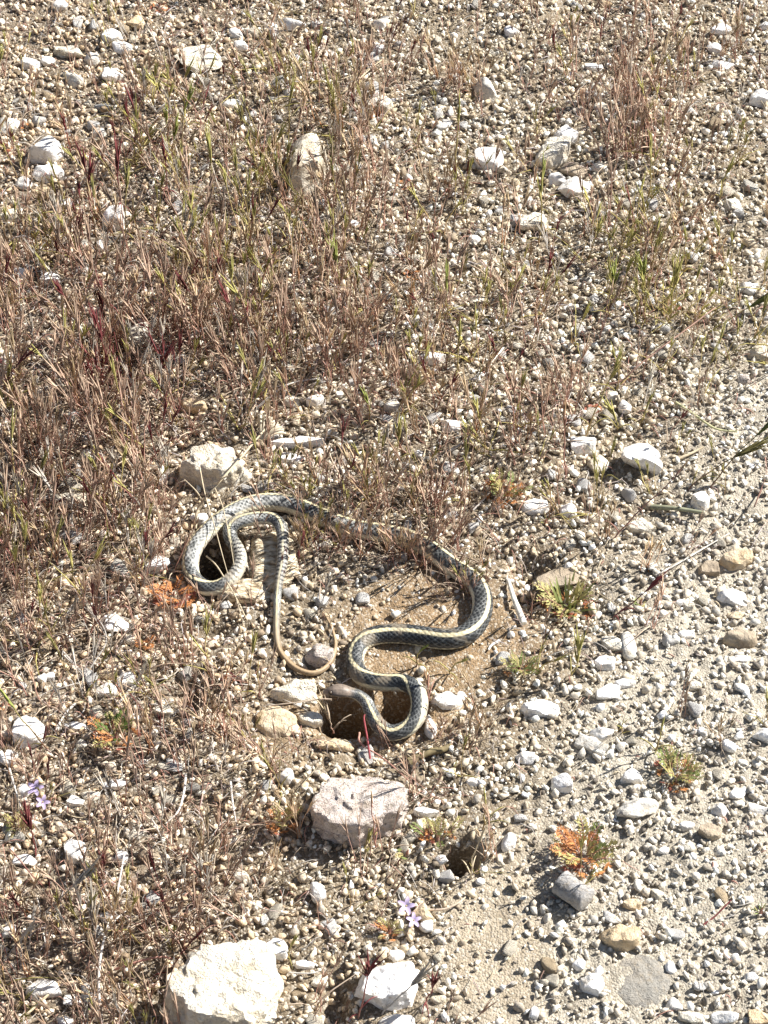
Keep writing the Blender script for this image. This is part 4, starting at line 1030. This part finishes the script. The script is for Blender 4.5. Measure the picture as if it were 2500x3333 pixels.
stalk([(1080,2277,10),(1040,2276,10),(980,2285,12),(880,2296,12)], .0010, 'thin brown straw passing under the chin of the snake', TAN * .8)
stalk([(835,1330,4),(880,1290,12),(940,1250,14),(1040,1230,8)], .0014, 'bleached twig in the middle grass', GRY * 1.2)
stalk([(1010,1260,6),(1045,1235,10),(1058,1228,8)], .0012, 'short white twig against the white centre stone', GRY * 1.3)
stalk([(512,365,6),(530,345,12),(555,330,14),(580,328,10)], .0016, 'forked bleached twig among green heads at the upper left', GRY * 1.35, twig=[[(540,340,12),(552,322,18),(556,315,20)]])
stalk([(495,620,2),(505,570,8),(520,545,12)], .0014, 'upright bleached twig in the upper left grass', GRY * 1.3)
stalk([(565,710,4),(600,680,8),(630,652,9)], .0013, 'crossed white twig in the upper left grass', GRY * 1.3, twig=[[(570,635,8),(590,655,7),(615,670,5)]])
stalk([(270,2210,3),(310,2150,6),(345,2090,12),(330,2030,16),(272,1975,8)], .0009, 'bent grey stem crossing in front of the jagged white stone', GRY * .8)
stalk([(470,2210,4),(430,2240,4),(385,2290,5)], .0024, 'stout grey stick at the foot of the tilted white stone', GRY * .85, name='stick', cat='stick')
stalk([(205,2120,4),(245,2165,5),(290,2210,4)], .0008, 'pair of pale straws left of the white stones, lower left', GRY * 1.1, twig=[[(210,2135,4),(255,2180,5),(280,2220,4)]])
stalk([(245,2290,3),(215,2320,5),(190,2360,4),(182,2375,3)], .0012, 'white split straw above the large bright white stone', GRY * 1.2)
stalk([(330,3325,3),(322,3230,16),(325,3130,22),(345,3030,20),(370,2960,16),(405,2780,20)], .0014, 'long white stalk rising from the bottom left', GRY * 1.35, twig=[[(345,3030,20),(380,2990,24),(410,2965,20)]])
stalk([(605,2520,4),(598,2580,12),(580,2640,16),(540,2680,14)], .0012, 'white curved stalk in the lower left grass', GRY * 1.3)
stalk([(750,2540,4),(757,2610,10),(765,2660,10),(775,2720,4)], .0011, 'white upright stalk left of the pitted rock', GRY * 1.25)
stalk([(30,2500,3),(50,2570,8),(68,2630,8)], .0011, 'white stalk left of the lilac flower at the left edge', GRY * 1.25)
stalk([(375,3155,3),(450,3130,14),(520,3115,18),(560,3120,10)], .0012, 'orange brown stalk arching towards the cream boulder', RED * 1.3)
stalk([(60,3320,3),(110,3280,4),(160,3235,5)], .0018, 'cream straw in the bottom left corner', STR * 1.1)
stalk([(1310,1640,3),(1330,1600,16),(1375,1500,24),(1395,1390,26),(1375,1340,24)], .0008, 'tall pale stalk bending over the centre gravel', STR * 1.05)
stalk([(1250,1390,3),(1290,1355,6),(1325,1330,6),(1370,1310,8)], .0010, 'pinkish straw leading to the grey white round stone', STR)
stalk([(1460,1470,3),(1500,1445,5),(1545,1410,6)], .0014, 'grey stick lying by the cube like white stone', GRY * .8, name='stick', cat='stick')
stalk([(1540,1660,3),(1570,1630,6),(1605,1590,8)], .0010, 'grey straw below the orange and green weed', GRY)
stalk([(1580,1200,2),(1600,1175,6),(1640,1130,7)], .0020, 'white husk pointing up right in the centre right', GRY * 1.35, name='husk', cat='husk')
stalk([(1060,330,6),(1130,290,10),(1210,220,9),(1250,190,6)], .0010, 'arched dry straw near the upper middle', STR)
stalk([(870,340,4),(960,310,9),(1060,275,12),(1160,240,9),(1260,200,5)], .0008, 'long thin straw lying left to right in the upper middle', STR)
stalk([(2090,270,3),(2130,250,6),(2190,235,7)], .0022, 'pale bent leaf behind the red grass clump at upper right', STR * 1.1, name='dry_leaf', cat='leaf')
stalk([(2200,1310,3),(2260,1350,6),(2330,1395,5),(2400,1405,4)], .0016, 'long pale blade lying on the right gravel', np.array([.5, .48, .28]), name='dry_grass_blade', cat='grass')
stalk([(2190,1500,2),(2240,1480,3),(2290,1455,4)], .0018, 'short pale stick right of the big white rock', STR, name='stick', cat='stick')
stalk([(2120,1650,3),(2200,1655,9),(2290,1668,10)], .0028, 'grey green frond lying below the big white rock', np.array([.30, .30, .20]), name='dry_frond', cat='frond')
stalk([(1705,2030,2),(1690,1990,5),(1672,1945,6),(1655,1890,4)], .0034, 'slim white husk right of the snake', np.array([.80, .76, .68]), name='husk', cat='husk')
stalk([(1625,2085,2),(1600,2100,3),(1590,2115,4)], .0016, 'white fibres beside the snake below the slim husk', GRY * 1.4)
stalk([(1330,2480,4),(1390,2450,6),(1440,2440,5),(1470,2425,4)], .0042, 'thick mossy brown stick below the coil', np.array([.24, .19, .10]), name='stick', cat='stick')
stalk([(1360,2960,3),(1440,2960,5),(1490,2940,6),(1515,2920,4)], .0012, 'curved straw below the dark burrow', TAN * 1.1)
stalk([(880,3150,3),(940,3165,4),(1010,3168,4),(1040,3160,3)], .0010, 'straw along the foot of the flat oval white stone', GRY)
stalk([(1640,1270,3),(1700,1265,6),(1790,1300,4),(1880,1310,3)], .0010, 'fallen reddish stem below the centre right grass', RED)
stalk([(1985,1250,3),(2030,1235,10),(2090,1180,22),(2250,1060,40),(2330,1000,46)], .0011, 'long reclining reddish stem rising to the right edge', RED * .8 + TAN * .3)
stalk([(1170,2385,6),(1175,2420,8),(1250,2470,6),(1330,2540,4)], .0010, 'pinkish stem curling below the coiled neck', RED * 1.2)
stalk([(1205,2470,3),(1195,2400,14),(1185,2340,24),(1188,2325,26)], .0010, 'crimson stalk standing before the neck of the snake', np.array([.42, .10, .11]))
stalk([(870,620,3),(880,640,6),(1020,655,4)], .0008, 'thin straw at the foot of the tall cream rock', STR)
stalk([(2290,3010,2),(2330,2980,2),(2380,2930,3)], .0010, 'dark thin twig in the lower right gravel', MAR)
stalk([(2480,1590,2),(2455,1650,20),(2490,1560,30)], .0008, 'dark stem at the right edge below the drooping grass', RED * .5)

# fan of dry fibres: many flat fibres spreading from one foot
def fan():
    q, t = sc_at(850, 1440, .004); root = bpy.data.objects.new('bark_fan', None); C.objects.link(root); root.location = q
    tag(root, 'pale fan of dry fibres just above the long flat white rock', 'bark')
    r = np.random.default_rng(4)
    for k in range(15):
        f = k / 14; px = 842 + f * 88; py = 1350 + f * f * 62 - 6 * math.sin(f * 3)
        e, _ = sc_at(px, py, .012 + .004 * math.sin(k * 2.1)); v = np.array(e - q)
        P = np.array([v * s for s in (0, .3, .6, .85, 1.0)]); P[:, 2] += np.array([0, .003, .005, .004, 0])
        part('fibre', mesh_np('fibre', *tube(P, np.array([.5, 1, 1.5, 1.8, 1.0]) * .0009, np.array([.70, .62, .47]) * r.uniform(.8, 1.1), 4), False, M_grass), root)
fan()

# weathered cylinder of wood or bone with broken ends
def cylinder_piece():
    a, _ = sc_at(1818, 2866, .014); b, _ = sc_at(1915, 2935, .014); a, b = np.array(a), np.array(b)
    n = 40; t = np.linspace(0, 1, n)[:, None]; P = a * (1 - t) + b * t; K = 36
    T = (b - a) / np.linalg.norm(b - a); A = np.cross(T, [0, 0, 1.0]); A /= np.linalg.norm(A); B = np.cross(T, A)
    th = np.linspace(0, 2 * math.pi, K, endpoint=False)
    rr = .0105 * (1 + .10 * fbm(np.stack(np.broadcast_arrays(np.cos(th)[None], np.sin(th)[None], t * 6), -1) * 1.5, 3, 8))
    env = np.clip(np.minimum(t, 1 - t) * 16, 0, 1) ** .35 * (1 + .12 * (np.abs(t - .5) * 2) ** 4)
    rr = rr * env + 1e-5
    V = P[:, None] + rr[..., None] * (A * np.cos(th)[None, :, None] + B * np.sin(th)[None, :, None])
    i = np.arange(n * K).reshape(n, K); j = np.roll(i, -1, 1)
    F = np.stack([i[:-1], j[:-1], j[1:], i[1:]], -1).reshape(-1, 4)
    o0 = (a + b) / 2
    o = link('weathered_stick', mesh_np('weathered_stick', V.reshape(-1, 3) - o0, F, None, True, RM['H']), None, o0)
    tag(o, 'grey weathered stub shaped like a cylinder with a shadow beneath', 'stick')
    RX.append((o0[0], o0[1], .016, .012))
cylinder_piece()

# ------------------------------------------------------------------ weeds with leaves
def leaf_mesh(kind, col, seed):
    r = np.random.default_rng(seed); V, F, K = [], [], []
    def quad(p, d, s, l, w_, c):
        o = len(V); m = p + d * l * .5
        V.extend([p, m + s * w_, p + d * l, m - s * w_]); F.append([o, o + 1, o + 2, o + 3]); K.extend([c] * 4)
    if kind == 'fern':
        L = .024; n = 9
        for k in range(n):
            f = (k + 1) / n; p = np.array([L * f, 0, .010 * math.sin(f * 2.2)])
            for sg in (1, -1):
                l = .0072 * math.sin(math.pi * (.15 + .8 * f)) * r.uniform(.8, 1.2)
                d = np.array([.55, sg * .8, .25 + r.normal() * .15]); d /= np.linalg.norm(d); s = np.array([sg * -d[1], abs(d[0]), 0])
                quad(p, d, np.array([-d[1], d[0], .2]), l, l * .15, col * r.uniform(.75, 1.25))
                q = p + d * l * .5; d2 = np.array([.9, sg * .2, .35]); quad(q, d2 / np.linalg.norm(d2), np.array([0, 1.0, 0]), l * .5, l * .10, col * r.uniform(.75, 1.25))
        P = np.stack([np.linspace(0, L, 6), np.zeros(6), .010 * np.sin(np.linspace(0, 2.2, 6))], -1)
        tv, tf, tk = tube(P, [.0006, .0006, .0005, .0004, .0003, .0001], RED)
        tf = tf + len(V); V = list(V) + list(tv); F = F + [list(f) for f in tf]; K = K + list(tk)
    elif kind == 'blade':
        L = .030; w_ = .0013
        pts = [np.array([L * f * .45, 0, L * f * (1 - .25 * f)]) for f in np.linspace(0, 1, 6)]
        for k in range(5):
            w0, w1 = w_ * (1 - (k / 5) ** 2), w_ * (1 - ((k + 1) / 5) ** 2) + .00005; o = len(V)
            V.extend([pts[k] + [0, -w0, 0], pts[k] + [0, w0, 0], pts[k + 1] + [0, w1, 0], pts[k + 1] + [0, -w1, 0]]); F.append([o, o + 1, o + 2, o + 3])
            K.extend([col * (.8 + k * .08)] * 4)
    else:   # lobed basal leaf
        L = .015
        for k in range(7):
            a = (k - 3) * .42; d = np.array([math.cos(a), math.sin(a), .25 - abs(a) * .1 + r.normal() * .12]); d /= np.linalg.norm(d)
            quad(np.array([L * .35, 0, .002]), d, np.array([-d[1], d[0], .1]), L * r.uniform(.5, .75), L * .09, col * r.uniform(.7, 1.3))
        tv, tf, tk = tube(np.array([[0, 0, 0], [L * .2, 0, .002], [L * .4, 0, .002]]), .0005, RED)
        tf = tf + len(V); V = list(V) + list(tv); F = F + [list(f) for f in tf]; K = K + list(tk)
    return mesh_np('leaf', np.array(V), np.array(F), np.clip(np.array(K), 0, .9), False, M_leaf)
LC = {'g': np.array([.25, .29, .10]), 'y': np.array([.42, .37, .15]), 'o': np.array([.54, .24, .09]), 'r': np.array([.42, .15, .10]), 'd': np.array([.11, .17, .035])}
LM = {(k, c, s): leaf_mesh(k, LC[c], s * 7 + 1) for k in ('fern', 'blade', 'lobe') for c in LC for s in range(2)}
def weed(px, py, w_, h_, mix, label, n=16, name='weed'):
    """a low weed: leaves of the kinds in mix, e.g. [('fern','g',6), ('lobe','o',5)]"""
    q, t = sc_at(px, py + h_ * .15, 0); z = ghf(q.x, q.y); q, t = sc_at(px, py + h_ * .22, z)
    R = m_px(w_, t) / 2; rr = random.Random(int(px + py))
    root = bpy.data.objects.new(name, None); C.objects.link(root); root.location = q; root.empty_display_size = .01
    tag(root, label, 'plant')
    for kind, c, n_ in mix:
        n_ = int(n_ * (1.7 if kind == 'lobe' else 1.5) * (.6 if w_ < 60 else 1))
        base = {'fern': .024, 'blade': .026, 'lobe': .015}[kind]
        for i in range(n_):
            o = part('leaf', LM[kind, c, i % 2], root)
            a = rr.uniform(0, 6.28); d = rr.uniform(0, R * .6) if kind != 'lobe' else rr.uniform(R * .2, R * .75)
            s = {'fern': 1.15, 'blade': .95, 'lobe': .72}[kind] * min(1.15, max(.45, R / .028)) * rr.uniform(.65, 1.15)
            o.location = (math.cos(a) * d, math.sin(a) * d * .8, .001 + rr.uniform(0, .004))
            o.rotation_euler = (rr.uniform(-.3, .3), rr.uniform(-.75, -.1) if kind == 'fern' else rr.uniform(-.3, .35), a + rr.uniform(-.6, .6)); o.scale = (s, s, s)
    P = np.array([[0, 0, -.002], [0, 0, .004], [.001, 0, .008]])
    part('stem', mesh_np('stem', *tube(P, [.0014, .0012, .0006], RED, 5), True, M_leaf), root)
    return root
WEEDS = [
 (566,1925,160,80,[('lobe','o',22),('lobe','r',8),('fern','o',4)],'orange red leaved weed touching the left loop of the snake'),
 (378,2375,165,140,[('fern','d',7),('fern','y',5),('lobe','o',7),('lobe','r',6),('fern','o',3)],'feathery green and orange weed at the lower left'),
 (1642,1580,130,170,[('fern','y',6),('lobe','o',12),('fern','o',5),('fern','g',6)],'bright green and orange weed above right of the snake'),
 (1850,1950,210,150,[('blade','g',13),('blade','y',15),('fern','y',5),('lobe','r',7),('lobe','o',5)],'bushy green tuft in front of the flat brown grey rock'),
 (1690,2155,120,130,[('blade','g',10),('fern','g',7),('fern','y',5),('lobe','o',3)],'leafy green tuft just right of the snake'),
 (2200,2515,170,90,[('fern','y',8),('fern','g',6),('lobe','o',8),('lobe','r',3),('blade','y',5)],'spreading green weed with an orange base on the path'),
 (1890,2760,200,160,[('fern','o',7),('fern','y',6),('fern','g',3),('lobe','r',7),('lobe','o',6)],'orange and red weed above the grey weathered stub'),
 (915,2650,130,150,[('fern','o',6),('fern','y',7),('lobe','o',6),('lobe','r',2)],'orange olive weed left of the large pitted rock'),
 (1425,2710,130,90,[('fern','y',6),('lobe','o',7),('lobe','r',3),('fern','g',3)],'orange and green weed right of the large pitted rock'),
 (1268,3020,70,100,[('fern','y',5),('lobe','o',5),('fern','o',3)],'yellow orange weed above the angular white rock'),
 (62,2680,80,110,[('fern','y',8),('fern','g',4)],'yellow green weed left of the maroon brush'),
 (468,2085,60,120,[('blade','y',6),('lobe','o',8),('fern','o',4)],'narrow upright orange weed right of the jagged white stone'),
 (520,15,60,60,[('lobe','r',6),('lobe','o',5)],'red orange weed at the top edge'),
 (25,475,36,56,[('lobe','r',5),('lobe','o',2)],'single red orange plant at the left edge near the top'),
 (75,400,50,60,[('lobe','o',6)],'orange plant beside the grey white stone on the left'),
 (2180,985,70,70,[('fern','y',5),('lobe','o',4),('lobe','r',2)],'yellow and red leaved plant in the right hand grass'),
 (275,3292,36,40,[('lobe','g',5),('lobe','y',3)],'tiny bright green plant near the bottom left'),
 (165,1550,60,60,[('lobe','o',5),('fern','y',3)],'orange green plant in the left grass above the flat pink rock'),
 (10,2292,44,60,[('lobe','o',5),('lobe','r',3)],'orange red plant cut by the left edge'),
 (2084,1958,34,40,[('lobe','g',4),('lobe','y',4)],'small bright green plant alone on the path'),
 (1775,1695,50,50,[('lobe','g',3),('blade','y',5)],'small green shoot beside the white stone near the orange weed'),
 (510,2275,26,34,[('lobe','g',4)],'single light green leaflet above the yellowish cream stone'),
 (1325,2770,50,60,[('lobe','g',4),('fern','y',2)],'light green sprig in front of the pitted rock'),
 (1770,560,36,36,[('lobe','o',3)],'orange leaflets on the big cream tan rock side'),
 (1320,600,60,40,[('lobe','o',5),('lobe','r',2)],'orange weed in the upper middle gravel'),
 (1350,890,80,60,[('lobe','o',7)],'orange leaved weed in the centre upper grass'),
 (1935,1330,70,50,[('lobe','r',7),('lobe','o',3)],'red leaved weed left of the cream pebble'),
 (2475,2960,50,60,[('blade','g',6),('blade','y',4)],'green tuft at the lower right edge'),
]
for wd in WEEDS: weed(*wd)

# ------------------------------------------------------------------ lilac flowers
def petal_mesh():
    V, F, K = [], [], []
    c = np.array([.66, .55, .80])
    n = 6
    for i in range(n + 1):
        f = i / n; w_ = .0019 * math.sin(math.pi * (.12 + .80 * f)) ** .8; x_ = .0080 * f
        for s in (-1, 0, 1): V.append([x_ - (.0006 if s == 0 and i == n else 0), s * w_, .0012 * math.sin(f * 2.6) + abs(s) * .0004]); K.append(c * (.85 + .2 * f))
    for i in range(n):
        for s in range(2):
            a = i * 3 + s; F.append([a, a + 3, a + 4, a + 1])
    return mesh_np('petal', np.array(V), np.array(F), np.array(K), True, M_leaf)
PM = petal_mesh()
def flower(px, py, label):
    z = .016; q, t = sc_at(px, py, z); g = ghf(q.x, q.y)
    root = bpy.data.objects.new('wildflower', None); C.objects.link(root); root.location = (q.x, q.y, g); root.empty_display_size = .01
    tag(root, label, 'flower')
    for (dx, dy, dz, s) in ((0, 0, .018, 1.0), (.006, -.010, .012, .85)):
        fl = part('blossom', mesh_np('blossom', *tube(np.array([[0, 0, -.0006], [0, 0, .0006], [0, 0, .0012]]), [.0006, .0009, .0003], np.array([.6, .5, .2]), 6), True, M_leaf), root, (dx, dy, dz))
        fl.rotation_euler = (random.uniform(.3, .6), random.uniform(-.2, .2), random.random()); fl.scale = (s, s, s)
        for k in range(5):
            p = part('petal', PM, fl); p.rotation_euler = (0, -.15, k * 1.2566)
        P = np.array([[dx * .2, dy * .2, -.002], [dx * .5, dy * .5, dz * .5], [dx, dy, dz]])
        part('stem', mesh_np('stem', *tube(P, .0005, RED * .8, 4), True, M_leaf), root)
flower(1322, 2955, 'pale lilac wildflower standing in gravel above the angular white rock')
flower(118, 2572, 'pale lilac wildflower above the maroon brush at the left edge')

print('TRIS', sum(len(p.vertices) - 2 for m in bpy.data.meshes for p in m.polygons))
